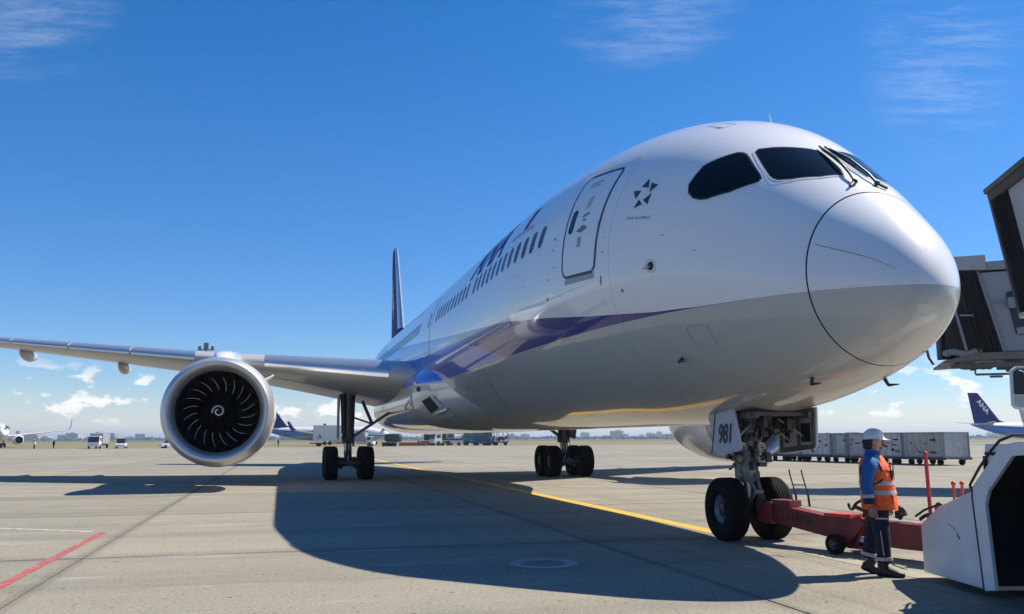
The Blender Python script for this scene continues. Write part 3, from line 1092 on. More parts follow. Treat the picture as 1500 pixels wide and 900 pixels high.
def wing_pts(y, grow=0.0):
    le, z, c, tk, inc = wing_section(y)
    up, lo = [], []
    for i in range(NC + 1):
        u = (1 - math.cos(PI * i / NC)) / 2
        th = 5 * tk * (.2969 * math.sqrt(u) - .1260 * u - .3516 * u * u + .2843 * u**3 - .1030 * u**4)
        cb = .016 * math.sin(PI * u**.75)
        up.append((u, cb + th))
        lo.append((u, cb - th * .92))
    pts = up[::-1] + lo[1:-1]
    a = R(-inc)
    out = []
    for u, v in pts:
        v = v + (grow / c if v > 0 else -grow / c)
        u2 = u - (grow / c if u < .02 else 0)
        out.append((le + c * (u2 * math.cos(a) - v * math.sin(a)) if False else le + c * (u2 * math.cos(a) + v * math.sin(-a) * 1.0), y, z + c * (v * math.cos(a) + u2 * math.sin(a))))
    return out


def make_wing(side):
    ys_ = [1.6, 2.9] + [3.5 + .75 * k for k in range(29)] + [25.5, 26.5, 27.5, 28.5, 29.5, 30.06]
    mb = MB()
    mb.loft([[(p[0], side * p[1], p[2]) for p in wing_pts(y)] for y in ys_])
    wg = mb.build('wing', wing_grey, jet, smooth=35)
    # slats: polished leading edge segments
    segs = [(3.75, 8.35)] + [(11.2 + 2.85 * k, 13.95 + 2.85 * k) for k in range(5)]
    for a, b in segs:
        rs = []
        for y in np.linspace(a, b, 9):
            p = wing_pts(y, .016)
            i0, i1 = NC - 6, NC + 1
            rs.append([(q[0], side * q[1], q[2]) for q in p[i0:i1 + 1]])
        s = MB().loft(rs, caps=False, closed=False)
        s.build('slat', slat_metal, wg, smooth=50)
    # flap track fairings under the trailing edge
    for y in (12.1, 15.2, 20.0, 24.0):
        le, z, c, tk, inc = wing_section(y)
        tex = le + c
        tez = z - c * math.sin(R(inc))
        L = 3.4 if y < 21 else 2.5
        rs = []
        for i in range(9):
            u = i / 8
            r = .05 + .30 * math.sin(PI * u**.8)**.8
            xx = tex - L * .62 + L * u
            zz = tez - .16 - .10 * math.sin(PI * u)
            rs.append([(xx, side * y + r * .55 * math.cos(2 * PI * k / 12), zz + r * .85 * math.sin(2 * PI * k / 12)) for k in range(12)])
        MB().loft(rs).build('flap_fairing', wing_grey, wg, smooth=60)
    # trailing edge flap joint
    return wg


wing_r = make_wing(1)
wing_l = make_wing(-1)

# ---------------------------------------------------------------- engines
EX, EY, EZ = 21.3, 9.66, 2.60


def make_engine(side):
    c0 = Vector((EX, side * EY, EZ))
    ax = (1, 0, 0)
    cowl = MB().lathe([(.62, 1.792), (1.1, 1.835), (1.8, 1.855), (2.6, 1.83), (3.4, 1.74), (4.1, 1.60), (4.6, 1.47), (4.6, 1.43), (3.8, 1.40)], c0, ax, 72)
    en = cowl.build('engine', white_paint, jet, smooth=50)
    lipp = [(.60, 1.345), (.40, 1.36), (.22, 1.40), (.10, 1.455), (.03, 1.515), (0, 1.575), (.03, 1.635), (.10, 1.68), (.25, 1.73), (.42, 1.765), (.605, 1.79)]
    MB().lathe(lipp, c0, ax, 72).build('inlet_lip', lip_metal, en, smooth=60)
    MB().lathe([(.605, 1.343), (.9, 1.36), (1.2, 1.39), (1.75, 1.40)], c0, ax, 60).build('inlet_liner', liner, en, smooth=60)
    MB().lathe([(1.75, 1.40), (1.76, .3)], c0, ax, 40).build('fan_backing', black_void, en, smooth=0)
    # spinner with its painted swirl
    sp_p = [(.72, .002), (.74, .06), (.82, .15), (.95, .25), (1.15, .35), (1.35, .42), (1.5, .44)]
    spn = MB().lathe(sp_p, c0, ax, 40).build('spinner', fan_dark, en, smooth=60)
    sw = MB()
    n = 40
    ring_a, ring_b = [], []
    px_ = [p[1] for p in sp_p]
    pa_ = [p[0] for p in sp_p]
    for i in range(n + 1):
        u = i / n
        an = R(95) - u * R(470)
        r = .040 + .165 * u**.75
        wd = .020 + .010 * u
        for rr, ls in ((r - wd, ring_a), (r + wd, ring_b)):
            rr = max(rr, .004)
            xx = float(np.interp(rr, px_, pa_)) - .006
            ls.append(c0 + Vector((xx, -side * 0 + rr * math.cos(an), rr * math.sin(an))))
    sw.add(ring_a + ring_b, [(i, i + 1, n + 2 + i, n + 1 + i) for i in range(n)])
    sw.build('spinner_swirl', swirl_white, en, smooth=0)
    # twenty swept fan blades
    NB = 20
    st = 9
    bm_ = MB()
    vsL, vsT = [], []
    for k in range(st + 1):
        u = k / st
        r = .40 + .965 * u
        sweep = R(18) * (u - .35 * math.sin(PI * u))
        ch = .30 + .10 * math.sin(PI * u * .8)
        tw = R(28 + 34 * u)
        xl = 1.30 - .05 * u + .06 * math.sin(PI * u)
        tang = ch * math.sin(tw)
        axl = ch * math.cos(tw)
        for ls, dx, dt in ((vsL, 0, -tang / 2), (vsT, axl, tang / 2)):
            an = sweep + dt / r
            ls.append((xl + dx, r * math.sin(an), r * math.cos(an)))
    bm_.add(vsL + vsT + [(p[0] + .018, p[1], p[2]) for p in vsL] + [(p[0] + .018, p[1], p[2]) for p in vsT],
            [(i, i + 1, st + 2 + i, st + 1 + i) for i in range(st)] + [(2 * (st + 1) + i, 3 * (st + 1) + i, 3 * (st + 1) + i + 1, 2 * (st + 1) + i + 1) for i in range(st)] +
            [(i, 2 * (st + 1) + i, 2 * (st + 1) + i + 1, i + 1) for i in range(st)])
    # bright metal leading edge, mid span only, shaped to draw a glint
    bm_.tube(vsL[3:8], .0095, 8, 1)
    bme = bm_.mesh('fan_blade', [fan_dark, fan_edge_glint], smooth=50, fix=False)
    for k in range(NB):
        b = link('fan_blade', bme, en)
        b.location = c0
        b.rotation_euler = (2 * PI * k / NB + .1, 0, 0)
    # core nozzle and plug
    MB().lathe([(3.6, 1.05), (4.6, 1.0), (5.6, .78), (5.9, .66), (5.9, .62), (5.2, .6)], c0, ax, 40).build('core_nozzle', dark_metal, en, smooth=50)
    MB().lathe([(5.0, .5), (5.9, .46), (6.9, .04)], c0, ax, 32).build('exhaust_plug', dark_metal, en, smooth=50)
    # chine on the inboard shoulder
    an = R(38)
    i_ = -side
    rr = 1.84
    ch = MB()
    q = []
    for x_, h_ in ((1.3, 0), (2.3, .40), (2.9, .42), (3.1, 0)):
        for t_ in (-.012, .012):
            q.append(c0 + Vector((x_, i_ * ((rr - .06 + h_) * math.cos(an)) - t_ * math.sin(an) * i_, (rr - .06 + h_) * math.sin(an) + t_ * math.cos(an))))
    ch.add(q, [(0, 2, 4, 6), (7, 5, 3, 1), (0, 1, 3, 2), (2, 3, 5, 4), (4, 5, 7, 6), (6, 7, 1, 0)])
    ch.build('chine', white_paint, en, smooth=0)
    # pylon
    rs = []
    for x_, zt, zb, hw in ((1.0, 1.72, 1.5, .10), (1.6, 2.02, 1.5, .30), (2.6, 2.20, 1.45, .38), (4.4, 2.34, 1.3, .42), (6.6, 2.55, 1.15, .42), (8.6, 2.55, 1.6, .36), (11.5, 2.2, 1.85, .16)):
        ring = []
        for k in range(20):
            a = 2 * PI * k / 20
            ca, sa = math.cos(a), math.sin(a)
            ring.append(c0 + Vector((x_, hw * math.copysign(abs(ca)**.6, ca), (zt + zb) / 2 + (zt - zb) / 2 * math.copysign(abs(sa)**.6, sa))))
        rs.append(ring)
    MB().loft(rs).build('pylon', white_paint, en, smooth=50)
    return en


make_engine(1)
make_engine(-1)

# ---------------------------------------------------------------- tail


def airfoil_sec(le, c, tk, place, n=12):
    up = []
    lo = []
    for i in range(n + 1):
        u = (1 - math.cos(PI * i / n)) / 2
        th = 5 * tk * (.2969 * math.sqrt(u) - .1260 * u - .3516 * u * u + .2843 * u**3 - .1030 * u**4)
        up.append(place(le + c * u, c * th))
        lo.append(place(le + c * u, -c * th))
    return up[::-1] + lo[1:-1]


fin_m = mat('fin_blue', (.004, .010, .15), .6, vary=.04, spec=.15)
fn = MB()
FS = [(7.2, 46.9, 8.9), (9.0, 49.2, 6.4), (12, 51.1, 4.6), (14.6, 52.7, 3.1), (15.3, 53.3, 2.4)]
fn.loft([airfoil_sec(le, c, .09, lambda a, b, z=z: (a, b, z)) for z, le, c in FS])
fino = fn.build('fin', fin_m, jet, smooth=50)
lead = []
for z, le, c in FS[1:]:
    p = airfoil_sec(le, c, .092, lambda a, b, z=z: (a - .012, b, z))
    lead.append(p[9:16])
MB().loft(lead, caps=False, closed=False).build('fin_leading_edge', slat_metal, fino, smooth=50)


def fin_face(u, v):
    x, z = 54.9 - .62 * u - .55 * v, 12.6 - .72 * u + .75 * v
    zs = [f[0] for f in FS]
    le = float(np.interp(z, zs, [f[1] for f in FS]))
    c = float(np.interp(z, zs, [f[2] for f in FS]))
    q = min(1, max(0, (x - le) / c))
    return (x, 5 * .09 * c * (.2969 * math.sqrt(q) - .1260 * q - .3516 * q * q + .2843 * q**3 - .1030 * q**4) + .03, z)


flat_text('fin_lettering', 'ANA', 1.7, fin_face, white_flat, fino, shear=.1, bold=.05)
for side in (1, -1):
    hs_ = MB().loft([airfoil_sec(le, c, .09, lambda a, b, y=y, z=z: (a, side * y, z + b)) for y, le, c, z in ((.3, 49.2, 6.0, 6.1), (1.5, 50.2, 5.2, 6.2), (9.6, 56.2, 1.9, 7.2), (9.9, 56.7, 1.2, 7.25))])
    hs_.build('stabiliser', wing_grey, jet, smooth=50)

# ---------------------------------------------------------------- landing gear


def wheel_parts(c, r, w_, parent, rim_r, side_y=1):
    """tyre with grooves plus wheel with bolts; axle along y"""
    c = Vector(c)
    h = w_ / 2
    tp = [(-h * .62, rim_r), (-h * .92, rim_r + .06 * r), (-h, r * .80), (-h * .90, r * .93), (-h * .70, r * .99)]
    for g in (-.42, -.14, .14, .42):
        tp += [(h * (g - .05), r), (h * (g - .045), r * .985), (h * (g + .045), r * .985), (h * (g + .05), r)]
    tp += [(h * .70, r * .99), (h * .90, r * .93), (h, r * .80), (h * .92, rim_r + .06 * r), (h * .62, rim_r)]
    MB().lathe(tp, c, (0, 1, 0), 44).build('tyre', rubber, parent, smooth=35)
    hb = MB()
    hb.lathe([(-h * .62, rim_r), (-h * .66, rim_r * .95), (-h * .5, rim_r * .88), (-h * .34, rim_r * .72)], c, (0, 1, 0), 32)
    hb.lathe([(-h * .34, rim_r * .72), (-h * .25, rim_r * .42), (-h * .55, rim_r * .38), (-h * .60, .01)], c, (0, 1, 0), 32, 1)
    hb.lathe([(h * .62, rim_r), (h * .66, rim_r * .95), (h * .5, rim_r * .88), (h * .34, rim_r * .72)], c, (0, 1, 0), 32)
    hb.lathe([(h * .34, rim_r * .72), (h * .25, rim_r * .42), (h * .55, rim_r * .38), (h * .60, .01)], c, (0, 1, 0), 32, 1)
    hb.lathe([(-h * .62, rim_r), (h * .62, rim_r)], c, (0, 1, 0), 32)
    for s_ in (-1, 1):
        for k in range(9):
            a = 2 * PI * k / 9
            p = c + Vector((rim_r * .58 * math.cos(a), s_ * h * .28, rim_r * .58 * math.sin(a)))
            hb.cyl(p, p + Vector((0, s_ * h * .22, 0)), rim_r * .085, n=6)
    hb.build('wheel', [gear_grey, dark_metal], parent, smooth=40)


# nose gear
ng = MB()
gx = XN + .02
ng.cyl((gx - .10, 0, 2.15), (gx, 0, 1.15), .125, .115, 20)
ng.cyl((gx, 0, 1.2), (gx + .005, 0, .95), .145, .135, 20)
ng.build('nose_gear', gear_grey, jet, smooth=40)
ngo = bpy.data.objects['nose_gear']
MB().cyl((gx, 0, 1.0), (gx + .01, 0, .50), .075, .08, 18).build('oleo_piston', steel, ngo)
MB().cyl((gx, -.34, .51), (gx, .34, .51), .075, n=16).build('axle', dark_metal, ngo)
for s_ in (1, -1):
    wheel_parts((gx, s_ * .40, .51), .515, .37, ngo, .235)
tl = MB()
for s_ in (-.09, .09):
    tl.bar((gx - .13, s_, 1.08), (gx - .33, s_ * .5, .80), .05, .045)
    tl.bar((gx - .33, s_ * .5, .80), (gx - .10, s_, .56), .05, .045)
tl.cyl((gx - .33, -.08, .80), (gx - .33, .08, .80), .04, n=10)
tl.build('torque_link', gear_grey, ngo)
sm_ = MB()
sm_.cyl((gx, -.19, 1.06), (gx, .19, 1.06), .085, n=16)
for s_ in (-1, 1):
    sm_.cyl((gx - .12, s_ * .19, 1.34), (gx + .14, s_ * .19, 1.34), .055, n=12)
    sm_.bar((gx, s_ * .14, 1.06), (gx, s_ * .17, 1.36), .07, .07)
sm_.build('steering_unit', gear_grey, ngo)
lt = MB()
for s_ in (-1, 1):
    lt.lathe([(0, .02), (0, .085), (-.03, .09), (-.10, .075), (-.12, .03)], (gx - .20, s_ * .17, 1.52), (-1, 0, 0), 18)
lt.build('taxi_light', mat('lamp_glass', (.6, .6, .58), .15, coat=1.0, vary=.02), ngo)
db = MB()
db.bar((gx - .02, .12, 1.35), (gx + .75, .22, 2.1), .07, .06)
db.bar((gx - .02, -.12, 1.35), (gx + .75, -.22, 2.1), .07, .06)
db.bar((gx + .36, -.2, 1.72), (gx + .36, .2, 1.72), .05, .05)
db.bar((gx - .03, .0, 1.5), (gx - .52, .14, 2.2), .055, .05)
db.bar((gx - .03, .0, 1.5), (gx - .62, -.14, 2.2), .055, .05)
db.bar((gx + .14, .10, .72), (gx + .20, .10, 1.35), .05, .05)
db.build('drag_brace', gear_grey, ngo)
plm = MB()
rr_ = random.Random(5)
for k in range(46):
    a = Vector((gx - .30 + rr_.random() * .5, (rr_.random() - .5) * .55, 1.22 + rr_.random() * .55))
    b = a + Vector(((rr_.random() - .5) * .3, (rr_.random() - .5) * .2, (rr_.random() - .5) * .34))
    c_ = b + Vector(((rr_.random() - .5) * .26, (rr_.random() - .5) * .2, (rr_.random() - .5) * .3))
    plm.tube(bez(a, b, c_, 6), .008 + rr_.random() * .012, 6)
for k in range(16):
    a = Vector((gx - .34 + rr_.random() * .6, (rr_.random() - .5) * .6, 1.20 + rr_.random() * .5))
    plm.box(a, (.05 + rr_.random() * .10, .05 + rr_.random() * .10, .05 + rr_.random() * .09))
plm.build('hydraulic_lines', dark_metal, ngo)
cl2 = MB()
for k in range(7):
    a = Vector((gx - .26 + rr_.random() * .4, -.20 + rr_.random() * .42, 1.28 + rr_.random() * .5))
    cl2.cyl(a, a + Vector((rr_.random() * .08, 0, .10 + rr_.random() * .06)), .02 + rr_.random() * .025, n=10)
cl2.build('valve', steel, ngo)
# wheel bay: dark box seen through the open belly
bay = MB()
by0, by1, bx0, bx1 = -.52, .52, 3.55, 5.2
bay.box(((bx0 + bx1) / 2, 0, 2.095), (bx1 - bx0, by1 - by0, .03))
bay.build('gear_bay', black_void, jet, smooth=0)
bs = MB()
for x_ in np.linspace(3.7, 5.1, 7):
    bs.box((x_, 0, 2.05), (.05, 1.0, .06))
for y_ in (-.46, .46):
    bs.box((4.35, y_, 2.03), (1.6, .05, .10))
bs.build('bay_frame', bay_grey, jet, smooth=0)
bl = MB()
for k in range(22):
    a = Vector((3.75 + rr_.random() * 1.2, (rr_.random() - .5) * .85, 1.70 + rr_.random() * .32))
    bl.tube(bez(a, a + Vector((.2, .05, -.12)), a + Vector((.35 * (rr_.random() - .3), .1, .25)), 6), .010 + rr_.random() * .014, 6)
for k in range(10):
    a = Vector((3.75 + rr_.random() * 1.1, (rr_.random() - .5) * .8, 1.78 + rr_.random() * .2))
    bl.box(a, (.12, .12, .18))
bl.build('bay_equipment', dark_metal, jet)
# rear doors (the starboard one carries the number) and the forward doors
door_m = mat('gear_door_paint', (.50, .52, .55), .35, coat=.5, vary=.05)


def gear_door(y, pts, inside):
    t = .04
    mb = MB().prism(pts, y - t / 2, y + t / 2)
    return mb.build('gear_door', door_m, jet, smooth=0, bevel=.012)


sd = gear_door(.60, [(4.86, 2.13), (4.03, 2.17), (3.83, 1.52), (3.90, 1.47), (4.60, 1.39), (4.72, 1.47), (4.88, 2.0)], 1)
MB().box((4.71, .625, 1.76), (.022, .008, .72), Matrix.Rotation(R(-14), 3, 'Y')).build('door_gap', black_flat, sd, smooth=0)
flat_text('door_number', '981', .43, lambda u, v: (4.565 - u * .80 - v * .18, .626, 1.60 + v * .98 + u * .02), black_flat, sd, bold=.014, space=.92)
pd = gear_door(-.62, [(4.72, 2.14), (3.60, 2.16), (3.63, 1.55), (3.70, 1.50), (4.66, 1.40), (4.74, 1.46)], -1)
pi_ = MB()
pi_.box((4.16, -.585, 2.04), (1.02, .03, .07))
pi_.box((4.18, -.585, 1.50), (.96, .03, .08), Matrix.Rotation(R(4), 3, 'Y'))
for x_ in (3.68, 4.10, 4.62):
    pi_.box((x_, -.585, 1.77), (.06, .03, .52))
pi_.box((4.36, -.585, 1.80), (.10, .03, .10))
pi_.build('door_frame', bay_grey, pd, smooth=0, bevel=.008)
MB().box((3.90, -.592, 1.76), (.26, .012, .30)).build('door_recess', black_void, pd, smooth=0)
MB().box((4.45, -.592, 1.76), (.12, .012, .34)).build('door_recess', black_void, pd, smooth=0)
for s_ in (1, -1):
    MB().bar((gx - .30, s_ * .20, 1.95), (gx - .42, s_ * .58, 1.62), .03, .03).build('door_rod', gear_grey, ngo)
    MB().bar((gx - .70, s_ * .20, 1.98), (gx - .80, s_ * .58, 1.70), .03, .03).build('door_rod', gear_grey, ngo)


# main gear
def make_main(side):
    y0 = side * 4.83
    xm = 29.8
    g = MB()
    g.cyl((xm - .02, y0, 3.75), (xm, y0, 1.75), .27, .24, 20)
    g.cyl((xm, y0, 1.78), (xm, y0, 1.50), .29, .27, 20)
    g.cyl((xm - .25, y0 + side * .30, 3.6), (xm - .20, y0 + side * .22, 1.9), .10, .08, 14)
    mg = g.build('main_gear', dark_metal, jet, smooth=40)
    MB().cyl((xm, y0, 1.6), (xm, y0, .78), .17, n=18).build('oleo_piston', steel, mg)
    b = MB()
    b.bar((xm - .85, y0, .70), (xm + .85, y0, .70), .24, .22)
    b.cyl((xm, y0 - .2, .72), (xm, y0 + .2, .72), .19, n=18)
    for dx in (-.75, .75):
        b.cyl((xm + dx, y0 - .70, .68), (xm + dx, y0 + .70, .68), .11, n=14)
        for s_ in (-1, 1):
            b.cyl((xm + dx, y0 + s_ * .26, .68), (xm + dx, y0 + s_ * .40, .68), .24, n=18)
    b.build('bogie', dark_metal, mg)
    for dx in (-.75, .75):
        for s_ in (-1, 1):
            wheel_parts((xm + dx, y0 + s_ * .74, .685), .685, .54, mg, .30)
    br = MB()
    br.bar((xm - .05, y0 - side * .1, 1.72), (xm - .3, side * 2.75, 3.05), .14, .12)
    br.bar((xm - .1, y0 - side * 1.0, 2.32), (xm + .1, y0 - side * .15, 2.62), .09, .08)
    br.bar((xm - .1, y0 - side * 1.0, 2.32), (xm - .15, y0 - side * .55, 3.3), .12, .12)
    br.bar((xm + .1, y0, 1.75), (xm + 1.7, y0 - side * .3, 3.3), .13, .11)
    br.build('brace', dark_metal, mg)
    tq = MB()
    for s_ in (-.08, .08):
        tq.bar((xm - .22, y0 + s_, 1.62), (xm - .46, y0 + s_ * .5, 1.20), .06, .05)
        tq.bar((xm - .46, y0 + s_ * .5, 1.20), (xm - .2, y0 + s_, .84), .06, .05)
    tq.build('torque_link', dark_metal, mg)
    hl = MB()
    rg = random.Random(11)
    for k in range(12):
        a = Vector((xm - .22 + rg.random() * .2, y0 + (rg.random() - .5) * .45, 1.0 + rg.random() * 2.0))
        hl.tube(bez(a, a + Vector((-.10, .05, -.35)), a + Vector((-.02, .08 * (rg.random() - .5), -.7)), 6), .016, 6)
    hl.build('hydraulic_lines', hose_black, mg)
    dd = MB()
    yy = y0 + side * .44
    dd.prism([(xm - .75, 3.55), (xm + .75, 3.5), (xm + .55, 1.75), (xm - .35, 1.65), (xm - .62, 2.2)], yy - .02, yy + .02)
    dd.build('strut_door', bay_grey, mg, smooth=0, bevel=.01)  # dark grey puts the underside shade into the door colour
    return mg


make_main(1)
make_main(-1)

# ================================================================== tow bar
td = Vector((.529, -.849, 0)).normalized()
tb = thing('tow_bar', 'long red steel tow bar joining the nose wheels to the white tug', 'tow bar', (4.22, 14.62, 0), math.atan2(td.y, td.x))
# local: x along the bar towards the tug, y to the left of that direction


def tbl(x, y, z):
    return (x, y, z)


b = MB()
b.prism([(0.0, .36), (0.0, .61), (.10, .63), (1.10, .515), (1.2, .505), (1.2, .20), (1.10, .21)], -.13, .13)
b.prism([(1.2, .19), (1.2, .515), (3.95, .48), (3.95, .17), (2.4, .15)], -.15, .15)
b.build('beam', red_paint, tb, smooth=0, bevel=.012)  # red darkened to carry the shade on the bar
hd = MB()
hd.prism([(-.16, .36), (-.16, .58), (.06, .66), (.14, .66), (.14, .32), (0, .32)], -.20, .20)
hd.build('head', red_paint, tb, smooth=0, bevel=.012)
jw = MB()
for s_ in (-1, 1):
    jw.bar((-.12, s_ * .17, .46), (-.50, s_ * .10, .50), .07, .09)
jw.cyl((-.42, -.2, .50), (-.42, .2, .50), .035, n=12)
jw.build('hook', dark_metal, tb)
bx = MB()
bx.box((.26, .02, .645), (.40, .28, .10))
bx.build('tool_tray', mat('worn_red', (.20, .035, .028), .6, vary=.5, vscale=10), tb, smooth=0, bevel=.01)
MB().box((1.36, 0, .535), (.44, .34, .05)).build('top_plate', bright_red, tb, smooth=0, bevel=.008)  # brighter red than the beam, sunlight on top put into the colour
ls = MB()
for k in range(5):
    ls.box((.12 + .10 * k, -.134, .40 + .01 * k), (.022, .004, .10), Matrix.Rotation(R(20), 3, 'Y'))
ls.build('slot', black_flat, tb, smooth=0)
flat_text('stencil_lettering', 'ANA', .17, lambda u, v: (.56 + u, -.134, .385 + v - u * .09), black_flat, tb, bold=.004)
hr = MB()
hp = [Vector((.42, .10, .60)), Vector((.40, .10, .78)), Vector((.30, .10, 1.10)), Vector((.29, .10, 1.17))]
hp2 = [p + Vector((.17, .09, 0)) for p in hp]
hr.tube(hp, .011, 8)
hr.tube(hp2, .011, 8)
hr.tube([hp[1] + Vector((-.045, 0, .15)), hp2[1] + Vector((-.045, 0, .15))], .009, 6)
for q in (hp, hp2):
    hr.cyl(q[0], q[1], .018, n=8)
hr.build('hand_rail', mat('rail_dark', (.06, .025, .02), .55, vary=.3), tb)
# wheels on a swing arm
for s_ in (-1, 1):
    wc = (1.48, s_ * .37, .145)
    wm = MB()
    wm.lathe([(-.05, .075), (-.055, .12), (-.04, .145), (.04, .145), (.055, .12), (.05, .075)], wc, (0, 1, 0), 28)
    wo = wm.build('wheel', rubber, tb, smooth=40)
    MB().lathe([(-.05, .078), (-.035, .05), (-.06, .03), (-.06, .002)], wc, (0, 1, 0), 20).lathe([(.05, .078), (.035, .05), (.06, .03), (.06, .002)], wc, (0, 1, 0), 20).build('hub', dark_metal, wo)
sa = MB()
sa.cyl((1.48, -.40, .145), (1.48, .40, .145), .028, n=10)
for s_ in (-1, 1):
    sa.prism([(1.42, .09), (1.56, .09), (1.92, .46), (1.80, .56), (1.66, .50)], s_ * .24 - .02, s_ * .24 + .02)
    sa.bar((1.72, s_ * .20, .12), (1.96, s_ * .20, .60), .06, .05)
sa.box((1.76, 0, .115), (.36, .46, .05))
sa.build('swing_arm', red_paint, tb, smooth=30)
hyd = MB()
hyd.cyl((1.78, -.06, .62), (2.12, -.02, .60), .055, n=14)
hyd.cyl((1.60, -.06, .68), (1.80, -.06, .62), .03, n=10)
hyd.prism([(1.76, .53), (2.0, .53), (1.93, .80), (1.84, .84)], -.10, .02)
hyd.tube(bez((1.86, -.05, .80), (1.66, -.12, .76), (1.60, -.08, .64), 8), .022, 8)
hyd.tube(bez((1.60, -.08, .64), (1.55, -.10, .62), (1.54, -.10, .72), 6), .022, 8)
hyd.tube(bez((1.95, -.05, .74), (2.12, -.08, .78), (2.20, -.02, .62), 8), .022, 8)
hyd.tube(bez((2.10, .0, .64), (2.30, .0, .80), (2.40, .0, .60), 8), .03, 8)
for k in range(5):
    a = 2 * PI * k / 5
    hyd.ball((2.28 + .04 * math.cos(a), .02, .60 + .04 * math.sin(a)), .035, 8, 6)
hyd.build('hand_pump', mat('pump_dark', (.05, .02, .018), .5, vary=.4, vscale=10), tb)
sg = MB()
for k in range(3):
    sg.box((1.88, -.226, .20 + .04 * k), (.20 - .03 * k, .004, .018), Matrix.Rotation(R(10 - 12 * k), 3, 'Y'))
sg.build('data_plate', white_flat, tb, smooth=0)
lv = MB()
lv.tube([(2.55, .0, .60), (2.75, -.10, .70), (3.02, -.20, .79)], .016, 8)
lv.ball((3.04, -.205, .795), (.05, .03, .03), 8, 6)
lv.tube(bez((2.6, .02, .56), (2.8, 0, .72), (2.95, .02, .56), 8), .025, 8)
lv.build('lever', hose_black, tb)
rb_ = MB()
rb_.box((3.10, 0, .60), (.20, .30, .22))
rb_.box((3.06, 0, .73), (.30, .24, .06))
rb_.build('hitch_block', bright_red, tb, smooth=0, bevel=.015)
rh = MB()
rh.cyl((2.92, -.04, .66), (2.92, .08, .70), .06, n=12)
for k in range(4):
    rh.ball((2.80 + .08 * k, -.05 + .03 * (k % 2), .60), .045, 8, 6)
rh.build('chain', dark_metal, tb)
MB().cyl((2.50, .42, .50), (2.46, .46, 1.44), .027, n=10).ball((2.46, .46, 1.45), .03, 8, 6).cyl((2.50, .10, .46), (2.50, .44, .50), .03, n=10).build('upright_rod', bright_red, tb)

# ================================================================== tug
tg = thing('aircraft_tug', 'white pushback tug with sloping bonnet and huge dark wheel arch at the right edge', 'tug', (4.95, 11.0, 0))
# local: x to the right, y away from the camera (front at 0), z up
front = [(0.0, .07), (0.0, .63), (-.50, .88), (-1.36, 1.125), (-1.46, .087)]
fm = MB().prism([(p[0], p[1]) for p in front], 0.02, 2.55, plane='yz')
bod = fm.build('bonnet', tug_white, tg, smooth=0, bevel=.015)
rear = MB()
rear.prism([(-1.50, 1.12), (-1.56, 1.61), (-2.3, 1.616), (-2.2, 1.56), (-1.62, 1.16)], .05, 2.45, plane='yz')
rear.prism([(-2.2, 1.56), (-2.2, 1.615), (-7.2, 1.66), (-7.2, 1.56)], .06, 2.44, plane='yz')
rear.build('rear_body', tug_white, tg, smooth=0, bevel=.012)
MB().prism([(-4.0, .35), (-4.0, 1.55), (-7.2, 1.55), (-7.2, .35)], .10, 2.40, plane='yz').build('rear_body', tug_white, tg, smooth=0)
MB().prism([(-1.60, .35), (-1.60, 1.52), (-4.0, 1.52), (-4.0, .35)], .85, 2.40, plane='yz').build('chassis', black_void, tg, smooth=0)
# flared arch: outer outline minus wheel opening, 60 mm proud
ar = MB()
outer = [(-1.475, .087), (-1.38, 1.02), (-1.40, 1.16), (-2.03, 1.60), (-2.3, 1.63), (-3.9, 1.64), (-4.1, .10)]
inner = [(-1.69, .123), (-1.62, .98), (-1.70, 1.12), (-2.20, 1.49), (-2.36, 1.50), (-3.70, 1.50), (-3.86, .12)]
n = len(outer)
vs = []
for xx in (-.03, .012):
    vs += [(xx, p[0], p[1]) for p in outer] + [(xx, p[0], p[1]) for p in inner]
fs = []
for i in range(n - 1):
    fs.append((i, i + 1, n + i + 1, n + i))
    fs.append((2 * n + i, 3 * n + i, 3 * n + i + 1, 2 * n + i + 1))
    fs.append((i, 2 * n + i, 2 * n + i + 1, i + 1))
    fs.append((n + i, n + i + 1, 3 * n + i + 1, 3 * n + i))
fs += [(0, n, 3 * n, 2 * n), (n - 1, 3 * n - 1, 4 * n - 1, 2 * n - 1)]
fs[-1] = (n - 1, 2 * n + n - 1, 3 * n + n - 1, n + n - 1)
ar.add(vs, fs)
ar.build('wheel_arch', tug_white, tg, smooth=0, bevel=.008)
# near-black plates paint the shade inside the arch, wheel in it
MB().prism([(-1.555, 1.09), (-2.22, 1.553), (-2.24, 1.52), (-1.60, 1.07)], -.005, .9, plane='yz').build('arch_shade_liner', black_void, tg, smooth=0)
MB().prism([(-1.60, .30), (-1.62, 1.48), (-3.84, 1.48), (-3.84, .30)], .75, .80, plane='yz').build('arch_shade_liner', black_void, tg, smooth=0)
MB().prism([(-1.60, 1.49), (-3.84, 1.49), (-3.84, 1.52), (-1.60, 1.52)], .02, .8, plane='yz').build('arch_shade_liner', black_void, tg, smooth=0)
MB().prism([(-1.575, .15), (-1.60, 1.48), (-1.56, 1.48), (-1.53, .15)], .02, .8, plane='yz').build('arch_shade_liner', black_void, tg, smooth=0)
tw = MB()
wc = (.32, -2.78, .66)
tw.lathe([(-.2, .34), (-.24, .40), (-.25, .55), (-.22, .63), (-.15, .66), (.15, .66), (.22, .63), (.25, .55), (.24, .40), (.2, .34)], wc, (1, 0, 0), 44)
two = tw.build('tyre', rubber, tg, smooth=40)
MB().lathe([(-.19, .345), (-.12, .30), (-.08, .16), (-.14, .14), (-.16, .01)], wc, (1, 0, 0), 32).build('wheel', dark_metal, two)
tw2 = MB()
wc = (.32, -6.3, .5)
tw2.lathe([(-.2, .28), (-.22, .40), (-.18, .48), (-.1, .5), (.1, .5), (.18, .48), (.22, .40), (.2, .28)], wc, (1, 0, 0), 36)
tw2.build('tyre', rubber, tg, smooth=40)
